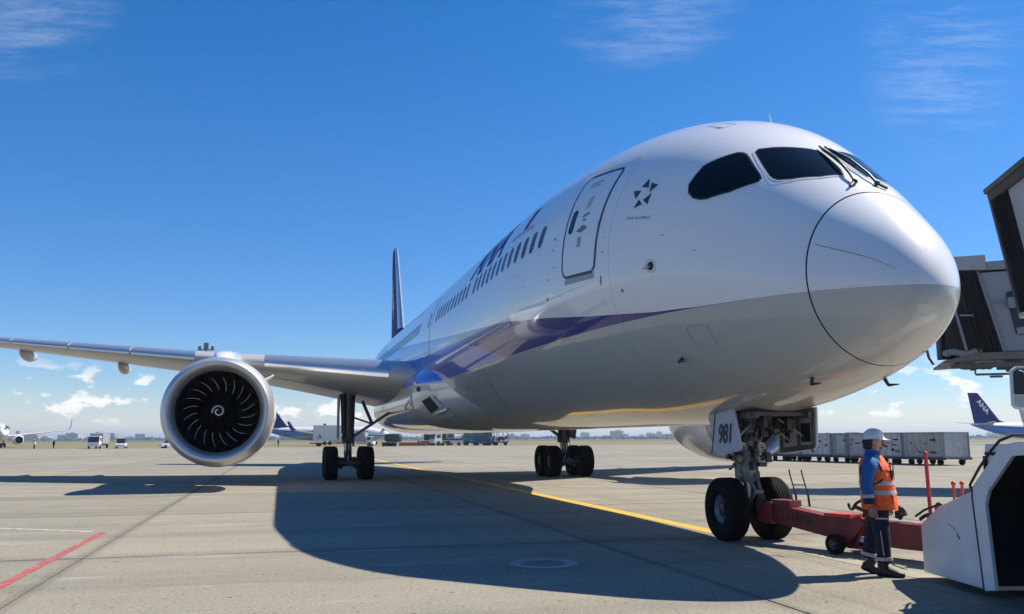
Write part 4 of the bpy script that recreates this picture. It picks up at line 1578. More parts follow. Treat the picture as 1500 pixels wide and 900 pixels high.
MB().prism([(-1.462, .09), (-1.366, 1.04), (-1.380, 1.155), (-1.398, 1.155), (-1.390, 1.04), (-1.486, .09)], -.036, -.026, plane='yz').build('panel_gap', black_flat, tg, smooth=0)
hs_ = MB()
hs_.tube([(.0, -1.30, 1.13), (-.045, -1.38, 1.17), (-.055, -1.62, 1.36), (-.055, -1.86, 1.53), (-.05, -2.04, 1.64), (.05, -2.10, 1.69), (.4, -2.2, 1.69)], .015, 8)
hs_.build('hose', hose_black, tg)
for x_, y_ in ((.20, -.52), (.31, -.50)):
    MB().cyl((x_, y_, .84), (x_, y_, 1.13), .017, n=8).ball((x_, y_, 1.14), .03, 8, 6).build('marker_peg', bright_red, tg)
MB().box((.34, -.86, 1.03), (.30, .22, .08), Matrix.Rotation(R(-16), 3, 'X')).build('rubber_block', hose_black, tg, smooth=0, bevel=.02)
sc = MB()
sc.tube([(.018, -.88, .62), (.016, -.94, .56)], [.004, .012], 6)
sc.tube([(.018, -.70, .70), (.017, -.88, .64)], .004, 5)
sc.build('scrape', decal_grey, tg)
# mirror on a bent white tube
mp = MB()
mp.tube([(.16, -2.42, 1.64), (.13, -2.33, 1.70), (.10, -2.26, 1.80), (.08, -2.24, 1.96), (.08, -2.24, 2.34)], .024, 10)
mp.build('mirror_post', tug_white, tg)
mi = MB()
mir_poly = [(-.02, 1.98), (.02, 1.945), (.30, 1.945), (.33, 1.98), (.33, 2.33), (.29, 2.37), (.05, 2.37), (-.01, 2.33)]
mi.prism(mir_poly, -2.28, -2.24)
mo = mi.build('mirror', tug_white, tg, smooth=0, bevel=.01)
mc = [(.155 + (p[0] - .155) * .88, 2.157 + (p[1] - 2.157) * .90) for p in mir_poly]
mu = [(p[0], max(p[1], 2.09)) for p in mc]
ml = [(p[0], min(p[1], 2.07)) for p in mc]
MB().prism([p for i_, p in enumerate(mu) if p not in mu[:i_]], -2.286, -2.281).build('mirror_glass', mat('mirror_dark_reflection', (.10, .12, .15), .04, metal=1.0, vary=.0), mo, smooth=0)  # dark tint paints the reflection in the upper glass
MB().prism([p for i_, p in enumerate(ml) if p not in ml[:i_]], -2.286, -2.281).build('mirror_glass', mat('mirror_pale_reflection', (.80, .82, .84), .04, metal=1.0, vary=.0), mo, smooth=0)  # pale tint paints the brighter reflection below it
MB().tube(bez((.06, -2.29, 2.33), (.20, -2.29, 2.30), (.29, -2.29, 2.12), 8), .006, 6).build('mirror_arc', tug_white, mo)
cab = MB().prism([(-4.2, 1.64), (-4.35, 2.5), (-6.4, 2.5), (-6.5, 1.64)], .6, 2.0, plane='yz')
cab.build('cab', tug_white, tg, smooth=0, bevel=.03)

# ================================================================== ground crew member
pe = thing('person', 'person in orange safety vest, blue sleeves and white hard hat walking by the tow bar', 'person', (4.53, 11.2, 0), R(-24))
# local: faces +x, right side towards the camera (-y)
body_pts = [((0, 0, .92), (.13, .15)), ((.0, 0, 1.10), (.125, .155)), ((-.01, 0, 1.28), (.125, .17)), ((-.02, 0, 1.40), (.09, .14)),
            ((-.005, 0, 1.47), (.058, .060)), ((.012, 0, 1.535), (.060, .060)), ((.02, 0, 1.60), (.088, .078)), ((.022, 0, 1.67), (.094, .080)), ((.018, 0, 1.715), (.07, .06)),
            # right arm (near)
            ((-.03, -.19, 1.37), .062), ((-.085, -.24, 1.10), .050), ((-.065, -.25, .90), .038), ((-.050, -.25, .85), (.036, .026)),
            # left arm
            ((-.03, .19, 1.37), .062), ((.03, .25, 1.10), .050), ((.10, .24, .90), .038), ((.115, .235, .84), (.036, .026)),
            # legs
            ((0, -.09, .82), .10), ((.035, -.10, .48), .072), ((.05, -.10, .12), .05),
            ((0, .09, .82), .10), ((-.06, .10, .50), .072), ((-.13, .10, .14), .05)]
body_e = [(0, 1), (1, 2), (2, 3), (3, 4), (4, 5), (5, 6), (6, 7), (7, 8), (3, 9), (9, 10), (10, 11), (11, 12), (3, 13), (13, 14), (14, 15), (15, 16), (0, 17), (17, 18), (18, 19), (0, 20), (20, 21), (21, 22)]
body = skin('body', body_pts, body_e, skin_m, pe)
# hands: palm plus five fingers each, joined into the same mesh
bmh = bmesh.new()
bmh.from_mesh(body.data)
for hx, hy, hz_, sgn in ((-.045, -.25, .835, 1), (.120, .235, .825, -1)):
    pts = [((hx, hy, hz_ + .02), (.034, .022)), ((hx + .005, hy, hz_ - .03), (.040, .020))]
    ed = [(0, 1)]
    for k, (off, ln) in enumerate(((-.030, .062), (-.010, .072), (.012, .070), (.032, .055))):
        i = len(pts)
        pts += [((hx + off, hy, hz_ - .055), .011), ((hx + off + .008, hy + sgn * .012, hz_ - .055 - ln * .55), .010), ((hx + off + .010, hy + sgn * .032, hz_ - .055 - ln), .008)]
        ed += [(1, i), (i, i + 1), (i + 1, i + 2)]
    i = len(pts)
    pts += [((hx + .042, hy + sgn * .012, hz_ - .01), .013), ((hx + .058, hy + sgn * .026, hz_ - .05), .010)]
    ed += [(0, i), (i, i + 1)]
    ho = skin('hand', pts, ed, skin_m, None, sub=1)
    bmh.from_mesh(ho.data)
    bpy.data.objects.remove(ho)
# face: nose, brow, lips, chin, ears, eyes
for c, r in (((.118, 0, 1.615), (.020, .016, .024)), ((.105, 0, 1.650), (.014, .055, .012)), ((.103, 0, 1.570), (.014, .028, .012)), ((.092, 0, 1.535), (.026, .032, .022)),
             ((.015, -.082, 1.615), (.022, .010, .034)), ((.015, .082, 1.615), (.022, .010, .034))):
    tmp = MB().ball(c, r, 12, 8).mesh('t', skin_m, smooth=60)
    bmh.from_mesh(tmp)
    bpy.data.meshes.remove(tmp)
bmh.to_mesh(body.data)
bmh.free()
body.data.polygons.foreach_set('use_smooth', [True] * len(body.data.polygons))
for s_ in (-1, 1):
    MB().ball((.104, s_ * .034, 1.634), (.008, .013, .008), 10, 6).build('eye', black_flat, pe)
# hair round the back and sides under the helmet
hm = MB()
hm.ball((-.028, 0, 1.625), (.088, .092, .080), 18, 12)
hm.ball((-.045, 0, 1.570), (.062, .078, .055), 16, 10)
hm.build('hair', hair_m, pe)
# jacket
jp = [((0, 0, .98), (.14, .165)), ((.0, 0, 1.12), (.14, .17)), ((-.01, 0, 1.28), (.14, .185)), ((-.02, 0, 1.40), (.105, .15)), ((-.012, 0, 1.475), (.078, .080)), ((-.008, 0, 1.505), (.076, .078)),
      ((-.035, -.20, 1.37), .085), ((-.085, -.245, 1.12), .073), ((-.070, -.255, .93), .056),
      ((-.03, .20, 1.37), .085), ((.025, .25, 1.12), .073), ((.09, .24, .93), .056)]
je = [(0, 1), (1, 2), (2, 3), (3, 4), (4, 5), (3, 6), (6, 7), (7, 8), (3, 9), (9, 10), (10, 11)]
skin('jacket', jp, je, jacket_m, pe)
cu = MB()
cu.cyl((-.073, -.2535, .965), (-.0685, -.2555, .875), .063, .058, 18)
cu.cyl((.075, .243, .965), (.095, .239, .875), .063, .058, 18)
cu.build('cuff', cuff_m, pe)
ct = MB()
ct.cyl((-.0745, -.2525, .985), (-.0715, -.2545, .945), .0665, .065, 18)
ct.cyl((.067, .2445, .985), (.078, .2425, .945), .0665, .065, 18)
ct.build('sleeve_band', refl_m, pe)


def vest_ring(z, rx, ry, cx, n=36, e=.85):
    out = []
    for i in range(n):
        a = 2 * PI * i / n
        ca, sa = math.cos(a), math.sin(a)
        out.append((cx + rx * math.copysign(abs(ca)**e, ca), ry * math.copysign(abs(sa)**e, sa), z))
    return out


VR = [(.80, .190, .208, .030), (.86, .194, .211, .030), (.95, .192, .208, .026), (1.05, .187, .206, .020), (1.15, .184, .206, .016), (1.24, .180, .203, .010), (1.31, .168, .187, .002), (1.37, .145, .158, -.012), (1.42, .122, .130, -.016), (1.455, .098, .102, -.014)]
vb = MB().loft([vest_ring(*v) for v in VR], caps=False)
vest = vb.build('vest', vest_m, pe, smooth=60)


def vr_at(z, g):
    zs = [v[0] for v in VR]
    return (z, *[float(np.interp(z, zs, [v[k] for v in VR])) + (g if k < 3 else 0) for k in (1, 2, 3)])


for z0, z1 in ((.985, 1.035), (1.095, 1.145)):
    MB().loft([vest_ring(*vr_at(z, .006)) for z in np.linspace(z0, z1, 3)], caps=False).build('reflective_band', refl_m, vest, smooth=60)
for s_ in (-1, 1):
    sb = MB()
    for q0, q1 in (((.135, s_ * .085, 1.14), (.045, s_ * .095, 1.445)), ((.045, s_ * .095, 1.445), (-.11, s_ * .09, 1.40))):
        sb.bar(q0, q1, .05, .03)
    sb.build('shoulder_band', refl_m, vest)
ed_ = MB()
arm = [Vector((.035 * math.cos(a) - .03 + .075 * math.cos(a), -.200 + .02 * abs(math.cos(a)), 1.25 + .16 * math.sin(a))) for a in [2 * PI * i / 24 for i in range(25)]]
ed_.tube(arm, .010, 6)
ed_.build('vest_edging', cuff_m, vest)
stp = MB()
stp.tube([(-.10, -.19, 1.06), (.06, -.212, 1.14), (.15, -.12, 1.25), (.10, .02, 1.40), (.0, .10, 1.45)], .012, 6)
stp.tube([(.16, -.08, 1.30), (.178, -.06, 1.16)], .010, 6)
stp.build('radio_strap', hose_black, pe)
bd = MB().box((.168, -.045, 1.33), (.012, .055, .075))
bd.build('badge', white_flat, pe, smooth=0, bevel=.003)
# collar and a radio on the chest
MB().loft([[(-.012 + .082 * math.cos(2 * PI * i / 24) * k, .084 * math.sin(2 * PI * i / 24) * k, z + .018 * math.cos(2 * PI * i / 24) * -1) for i in range(24)] for k, z in ((1.12, 1.445), (1.0, 1.48), (.96, 1.525))], caps=False).build('collar', jacket_m, pe)
rdo = MB()
rdo.box((.175, -.10, 1.22), (.035, .055, .11))
rdo.cyl((.172, -.115, 1.27), (.168, -.118, 1.39), .007, n=6)
rdo.build('radio', hose_black, pe, smooth=0, bevel=.006)
MB().box((.196, .0, 1.13), (.012, .012, .58)).build('vest_zip', cuff_m, vest, smooth=0)
MB().box((.19, -.11, .93), (.02, .11, .10), Matrix.Rotation(R(-14), 3, 'Z')).build('vest_pocket', vest_m, vest, smooth=0, bevel=.006)
# trousers
tp_ = [((0, 0, .93), (.142, .162)), ((0, 0, .84), (.142, .165)), ((.015, -.10, .74), .112), ((.040, -.105, .47), .092), ((.050, -.105, .13), .078),
       ((.0, .10, .74), .112), ((-.065, .105, .48), .092), ((-.135, .105, .15), .078)]
te_ = [(0, 1), (1, 2), (2, 3), (3, 4), (1, 5), (5, 6), (6, 7)]
trs = skin('trousers', tp_, te_, trouser_m, pe)
rbd = MB()
rbd.cyl((.0485, -.105, .235), (.050, -.105, .195), .090, .088, 20)
rbd.cyl((-.112, .105, .255), (-.123, .105, .215), .090, .088, 20)
rbd.bar((.03, -.2045, .55), (.05, -.197, .26), .018, .010)
rbd.box((.05, -.212, .70), (.13, .012, .020))
rbd.bar((.0, -.212, .80), (.01, -.214, .72), .022, .010)
rbd.build('trouser_band', refl_m, trs)
# boots
for bx_, by_, pitch_, lift in ((.05, -.105, 0, 0), (-.135, .105, 22, .012)):
    bm2 = MB()
    rings = []
    for u, zz, hw, hh in ((-.09, .055, .030, .045), (-.06, .060, .045, .060), (0, .065, .048, .065), (.07, .055, .050, .055), (.13, .042, .052, .042), (.18, .034, .042, .034), (.20, .03, .022, .022)):
        rings.append([(u, hw * math.cos(2 * PI * k / 14), max(0, zz + hh * math.sin(2 * PI * k / 14))) for k in range(14)])
    bm2.loft(rings)
    bm2.cyl((-.02, 0, .07), (-.02, 0, .17), .055, .060, 14)
    bo = bm2.build('boot', boot_m, pe, smooth=50)
    bo.location = (bx_, by_, lift)
    bo.rotation_euler = (0, R(pitch_), R(-4))
# helmet: dome, brim, peak
hl = MB()
hl.lathe([(0, .112), (.02, .114), (.05, .110), (.08, .096), (.105, .072), (.122, .040), (.128, .002)], (.012, 0, 1.665), (-.05, 0, 1), 36)
hl.lathe([(-.004, .110), (-.008, .124), (.004, .124), (.008, .112)], (.012, 0, 1.665), (-.05, 0, 1), 36)
rd = []
for u in np.linspace(-.5, .5, 9):
    rd.append((.10 * math.cos(u * 2.0) + .03, .115 * math.sin(u * 2.0)))
pk = []
for k, u in enumerate(np.linspace(-1, 1, 11)):
    a = u * R(62)
    pk.append((.012 + .110 * math.cos(a), .110 * math.sin(a), 1.668))
pk2 = []
for k, u in enumerate(np.linspace(-1, 1, 11)):
    a = u * R(62)
    pk2.append((.012 + (.118 + .052 * math.cos(u * PI / 2)) * math.cos(a), .112 * math.sin(a), 1.650))
hl.add(pk + pk2 + [(p[0], p[1], p[2] - .007) for p in pk] + [(p[0], p[1], p[2] - .007) for p in pk2],
       [(i, i + 1, 12 + i, 11 + i) for i in range(10)] + [(22 + i, 33 + i, 34 + i, 23 + i) for i in range(10)] + [(11 + i, 12 + i, 34 + i, 33 + i) for i in range(10)])
hl.build('hard_hat', helmet_m, pe, smooth=45)

pe.scale = (1.1, 1.1, 1.0)

# ================================================================== boarding bridges


# far bridge beyond the nose: side facing the camera runs left to right
j2 = thing('boarding_bridge', 'grey boarding bridge cab with dark folded canopy just right of the airliner nose', 'boarding bridge', (14.25, 29.0, 0), R(-20))
H0, H1 = 4.32, 7.25


def slant(z):
    return (z - H1) * -.26


# cab side wall (leaning), bellows frame posts, canopy
wl_ = MB()
wl_.add([(1.22 + slant(7.05) * .4, 0, 7.05), (9.0, 0, 7.1), (9.0, 0, H0 + .1), (1.22 + slant(H0) * .52, 0, H0 + .1)] + [(1.22 + slant(7.05) * .4, 3.2, 7.05), (9.0, 3.2, 7.1), (9.0, 3.2, H0 + .1), (1.22 + slant(H0) * .52, 3.2, H0 + .1)],
        [(0, 1, 2, 3), (7, 6, 5, 4), (0, 4, 5, 1), (1, 5, 6, 2), (2, 6, 7, 3), (3, 7, 4, 0)])
wl_.build('cab', bridge_grey, j2, smooth=0, bevel=.03)


def folds(parent, x0, x1, xb0, xb1, y, zt, zb, nf, depth, m):
    """pleated curtain between a top line (x0..x1) and a bottom line (xb0..xb1)"""
    for k in range(nf):
        mb = MB()
        u0, u1 = k / nf, (k + 1) / nf
        a0, a1 = x0 + (x1 - x0) * u0, x0 + (x1 - x0) * u1
        b0, b1 = xb0 + (xb1 - xb0) * u0, xb0 + (xb1 - xb0) * u1
        am, bm_ = (a0 + a1) / 2, (b0 + b1) / 2
        n = 7
        vs = []
        rr = random.Random(k + int(zt * 10))
        for j in range(n):
            v = j / (n - 1)
            z = zt + (zb - zt) * v
            wob = (rr.random() - .5) * .25 * (a1 - a0)
            vs += [(a0 + (b0 - a0) * v, y + .02, z), (am + (bm_ - am) * v + wob, y - depth * (.7 + .5 * rr.random()), z), (a1 + (b1 - a1) * v, y + .02, z)]
        fs = []
        for j in range(n - 1):
            fs += [(3 * j, 3 * j + 1, 3 * j + 4, 3 * j + 3), (3 * j + 1, 3 * j + 2, 3 * j + 5, 3 * j + 4)]
        mb.add(vs, fs)
        mb.build('canopy_fold', m, parent, smooth=0, fix=False)


cn = MB().box((.62, 1.6, 5.75), (1.0, 3.1, 2.6)).build('canopy_liner', black_void, j2, smooth=0)
folds(j2, .45, 1.20, 1.00, 1.72, -.05, 7.10, 4.40, 6, .09, bellows)
folds(j2, -.05, .42, -.05, .38, .35, 6.2, 4.25, 4, .09, bellows)
MB().prism([(-.35, 7.20), (-.30, 7.62), (1.45, 7.62), (1.45, 7.12)], -.12, 3.3).build('canopy_hood', bridge_roof, j2, smooth=0, bevel=.02)
MB().prism([(1.46, 7.12), (1.46, 7.40), (3.0, 7.44), (9.0, 7.5), (9.0, 7.12)], -.06, 3.26).build('roof_edge', bridge_grey, j2, smooth=0, bevel=.02)
MB().cyl((2.42, .2, 7.4), (2.42, .2, 7.62), .09, n=12).build('beacon', bridge_grey, j2)
fp = MB()
for a, b, w_ in (((1.18, -.07, 7.08), (1.76, -.07, 4.42), .07), ((.42, .02, 5.9), (.68, .02, 4.5), .34)):
    fp.bar(a, b, w_, .06)
fp.build('frame_post', bridge_grey, j2, smooth=0)
MB().prism([(-.02, 4.09), (-.02, 4.17), (1.0, 4.40), (9.0, 4.42), (9.0, 4.2), (1.1, 4.16)], -.10, 3.3).build('floor_deck', mat('deck_edge', (.15, .135, .12), .7, vary=.3, vscale=4), j2, smooth=0, bevel=.015)
bp = MB()
for k in range(9):
    bp.ball((.10 + .12 * k, .0 + .02 * (k % 2), 4.42 + .04 * math.sin(k)), (.13, .10, .12), 10, 7)
bp.build('bumper_pad', mat('bumper_grey', (.22, .23, .25), .8, vary=.3), j2)
un = MB()
rr = random.Random(3)
un.bar((.2, .1, 3.98), (6.5, .1, 4.05), .16, .14)
un.bar((.9, .05, 3.70), (2.7, .05, 3.70), .07, .07)
un.bar((.9, .05, 3.72), (.9, .05, 4.0), .05, .05)
un.bar((2.0, .05, 3.62), (2.0, .05, 3.95), .06, .06)
un.box((2.55, .05, 3.70), (.45, .3, .14))
un.box((1.5, .05, 3.62), (.35, .2, .06))
for k in range(70):
    x_ = .3 + rr.random() * 6.2
    un.tube(bez((x_, rr.random() * .6, 4.08), (x_ + .2, .0, 3.72 + .22 * rr.random()), (x_ + .45, rr.random() * .5, 4.06), 6), .025 + rr.random() * .03, 6)
for k in range(14):
    un.box((.8 + rr.random() * 5, .1 + rr.random(), 3.93 + rr.random() * .08), (.12 + rr.random() * .3, .2, .12 + rr.random() * .18))
un.build('under_frame', bridge_trim, j2)
wn = MB()
wn.prism(rrect(2.12, 2.52, 4.98, 6.45, .14, .14, 4), -.03, .02)
wno = wn.build('cab_window', seal, j2, smooth=0)
wno.rotation_euler = (0, R(-9), 0)
wno.location = (.85, 0, -.34)
MB().prism(rrect(2.17, 2.33, 5.35, 6.40, .07, .07, 4), -.04, -.031).prism(rrect(2.35, 2.48, 5.25, 6.40, .05, .05, 4), -.04, -.031).build('window_pane', win_glass, wno, smooth=0)
MB().box((2.32, -.04, 5.12), (.30, .02, .22)).build('window_panel', bridge_grey, wno, smooth=0)
li = MB()
li.bar((1.55, -.05, 6.05), (1.95, -.10, 6.0), .06, .05)
li.box((2.08, -.14, 5.98), (.20, .16, .36))
li.build('flood_lamp', mat('lamp_body', (.20, .21, .23), .5, vary=.2), j2, smooth=0, bevel=.02)
MB().tube([(.55, -.12, 5.65), (.95, -.16, 5.62)], .03, 8).build('rail', bridge_grey, j2)
pn = MB()
for z_ in (5.0, 5.6):
    pn.box((3.9, -.004, z_), (1.6, .012, .015))
for x_ in (3.4, 4.6, 6.0):
    pn.box((x_, -.004, 5.7), (.02, .014, 2.6))
pn.build('panel_seam', decal_light, j2, smooth=0)
MB().box((14.0, 1.6, 5.7), (10.2, 2.8, 2.7)).build('tunnel', bridge_grey, j2, smooth=0, bevel=.03)
MB().cyl((12, 1.6, 0.15), (12, 1.6, 4.4), .45, n=24).box((12, 1.6, .15), (2.4, 3.4, .3)).build('support_column', gear_grey, j2)

# near bridge at the upper right: its side runs back over our right shoulder
j1 = thing('boarding_bridge', 'dark canopied boarding bridge end reaching in at the upper right edge, nearest the camera', 'boarding bridge', (5.03, 9.0, 0), math.atan2(-.982, -.189))
# local x: back towards the camera; local y: to our right is -? computed so that +y lies to the right of the frame
# (axis x points towards the camera, so left of it is +X in the world)
ZT, ZB = 4.24, 2.93


def j1x(z, x, y=0.0):
    return (x, y, z)


def lean1(z):
    return (ZT - z) * .155


def plate1(name, pts, m, th=.04, parent=None, bevel=0):
    mb = MB()
    n = len(pts)
    a = [(x, y + lean1(z), z) for x, y, z in pts]
    b_ = [(x, y + lean1(z) + th, z) for x, y, z in pts]
    mb.add(a + b_, [tuple(range(n)), tuple(range(2 * n - 1, n - 1, -1))] + [(i, (i + 1) % n, n + (i + 1) % n, n + i) for i in range(n)])
    return mb.build(name, m, parent or j1, smooth=0, bevel=bevel)


plate1('roof_trim', [(-.04, -.04, 4.215), (-.04, -.04, 4.265), (5.0, -.04, 4.265), (5.0, -.04, 4.215)], bridge_trim, .10)
plate1('roof_valance', [(-.02, -.02, 4.13), (-.02, -.02, 4.215), (5.0, -.02, 4.215), (5.0, -.02, 4.13)], mat('valance_wood', (.085, .07, .055), .7, vary=.4, vscale=6), .05)
plate1('canopy_liner', [(.0, .06, 4.2), (.50, .06, 4.2), (.50, .06, ZB), (.0, .06, ZB)], black_void, .03)
for k in range(5):
    u0, u1 = .00 + .085 * k, .085 + .085 * k
    rr = random.Random(40 + k)
    mb = MB()
    vs, fs = [], []
    for j in range(9):
        v = j / 8
        z = 4.15 + (ZB - 4.15) * v
        lx = lean1(z)
        wob = (rr.random() - .5) * .03
        vs += [(u0, lx + .05, z), ((u0 + u1) / 2 + wob, lx - .015 + .03 * rr.random(), z), (u1, lx + .05, z)]
    for j in range(8):
        fs += [(3 * j, 3 * j + 1, 3 * j + 4, 3 * j + 3), (3 * j + 1, 3 * j + 2, 3 * j + 5, 3 * j + 4)]
    mb.add(vs, fs)
    mb.build('canopy_fold', bellows, j1, smooth=0, fix=False)
plate1('side_wall', [(.43, .02, 4.15), (5.0, .02, 4.15), (5.0, .02, 2.95), (.43, .02, 2.95)], bridge_light, .05)
plate1('corner_post', [(-.05, -.01, 4.22), (.0, -.01, 4.22), (.0, -.01, ZB), (-.05, -.01, ZB)], bridge_trim, .05)
plate1('bumper_rail', [(-.0, -.03, 2.88), (-.0, -.03, 2.93), (1.5, -.03, 2.93), (1.5, -.03, 2.88)], mat('cream_rail', (.50, .44, .33), .6, vary=.2), .14, bevel=.01)
MB().box((2.6, 1.72, 4.25), (5.1, 3.1, .06)).build('roof', bridge_roof, j1, smooth=0)
MB().box((2.8, 1.7, 2.88), (4.8, 2.9, .10)).build('floor_deck', bridge_trim, j1, smooth=0)
plate1('side_wall', [(.2, 3.1, 4.05), (5.0, 3.1, 4.05), (5.0, 3.1, 2.95), (.2, 3.1, 2.95)], bridge_grey, .05)
MB().box((9.0, 1.6, 3.6), (8.0, 3.0, 1.5)).build('tunnel', bridge_grey, j1, smooth=0, bevel=.03)
MB().cyl((9.5, 1.6, .15), (9.5, 1.6, 2.9), .35, n=20).box((9.5, 1.6, .15), (2.0, 2.6, .3)).build('support_column', gear_grey, j1)

# ================================================================== containers on dollies
alu_light = mat('container_light', (.46, .47, .48), .42, metal=.35, vary=.4, vscale=2.6, bump=.5, bscale=6)
alu_worn = mat('container_worn', (.25, .25, .245), .5, metal=.3, vary=.55, vscale=3.1, bump=.5, bscale=7)
cd = Vector((-5.6, 12.6, 0)).normalized()
crz = math.atan2(cd.y, cd.x)
p0 = Vector((26.95, 54.0, 0))
rr = random.Random(21)
lens = [3.15, 2.95, 1.55, 1.55, 3.0, 1.55, 1.55, 3.0, 1.55]
where = ['first in the row, plain grey and nearest the right end', 'second in the row, just behind the hard hat', 'narrow one in third place of the row', 'narrow one in fourth place of the row',
         'wide one in the middle of the row', 'narrow one left of the wide middle one', 'narrow one second left of the wide middle one', 'wide one beside the open gear door', 'last of the row, half hidden by the gear door']
pos = 0.0
for k, L in enumerate(lens):
    c = p0 + cd * (pos + L / 2)
    dl = thing('cargo_dolly', 'dark dolly under the container that is ' + where[k].split(',')[0], 'dolly', c, crz, 'dollies under the cargo containers')
    b = MB()
    b.box((0, 0, .43), (L + .12, 2.3, .10))
    for s_ in (-1, 1):
        b.box((0, s_ * 1.12, .40), (L + .1, .08, .14))
    b.build('deck', dolly_mat, dl, smooth=0)
    for sx in (-1, 1):
        for sy in (-1, 1):
            MB().lathe([(-.09, .03), (-.10, .14), (-.07, .19), (.07, .19), (.10, .14), (.09, .03)], (sx * L * .34, sy * .92, .19), (0, 1, 0), 18).build('wheel', rubber, dl, smooth=40)
    MB().bar((-L / 2 - .05, 0, .40), (-L / 2 - .55, 0, .33), .06, .06).build('draw_bar', dolly_mat, dl)
    ct = thing('cargo_container', 'scuffed aluminium cargo container, ' + where[k], 'container', c + Vector((0, 0, .485)), crz, 'cargo containers on dollies')
    bw = L - .10
    h = 1.50
    pr = [(-1.05, 0), (1.05, 0), (1.05, h), (-1.05, h)]
    bb = MB().prism(pr, -bw / 2, bw / 2, plane='yz')
    bb.build('shell', (alu, alu_light, alu, alu_worn, alu_light, alu, alu_worn, alu, alu_light)[k], ct, smooth=0)
    fr_ = MB()
    for sx in (-1, 1):
        for sy in (-1, 1):
            fr_.box((sx * bw / 2, sy * 1.05, h / 2), (.07, .07, h + .02))
    for sy in (-1, 1):
        for z_ in (.03, h - .02):
            fr_.box((0, sy * 1.06, z_), (bw + .05, .05, .07))
    for sx in (-1, 1):
        for z_ in (.03, h - .02):
            fr_.box((sx * bw / 2, 0, z_), (.05, 2.1, .07))
    fr_.build('frame', mat('container_frame', (.25, .26, .27), .5, metal=.4, vary=.3), ct, smooth=0)
    for q in range(int(bw / .5)):
        MB().box((-bw / 2 + .25 + .5 * q, 1.057, h / 2), (.035, .02, h - .12)).build('rib', alu, ct, smooth=0)
    if L < 2.2:
        MB().box((-.12, 1.062, h * .5), (bw * .55, .03, h * .8)).build('door_panel', mat('container_door', (.40, .42, .45), .5, vary=.3, vscale=3), ct, smooth=0)
    for q in range(11):
        MB().box(((rr.random() - .5) * bw * .8, 1.056 + .002 * q, .25 + rr.random() * 1.0), (.1 + rr.random() * .35, .012, .05 + rr.random() * .14)).build('marking', (decal_grey, black_flat, decal_light, black_flat)[q % 4], ct, smooth=0)
    pos += L + .04

# ================================================================== distant airliners


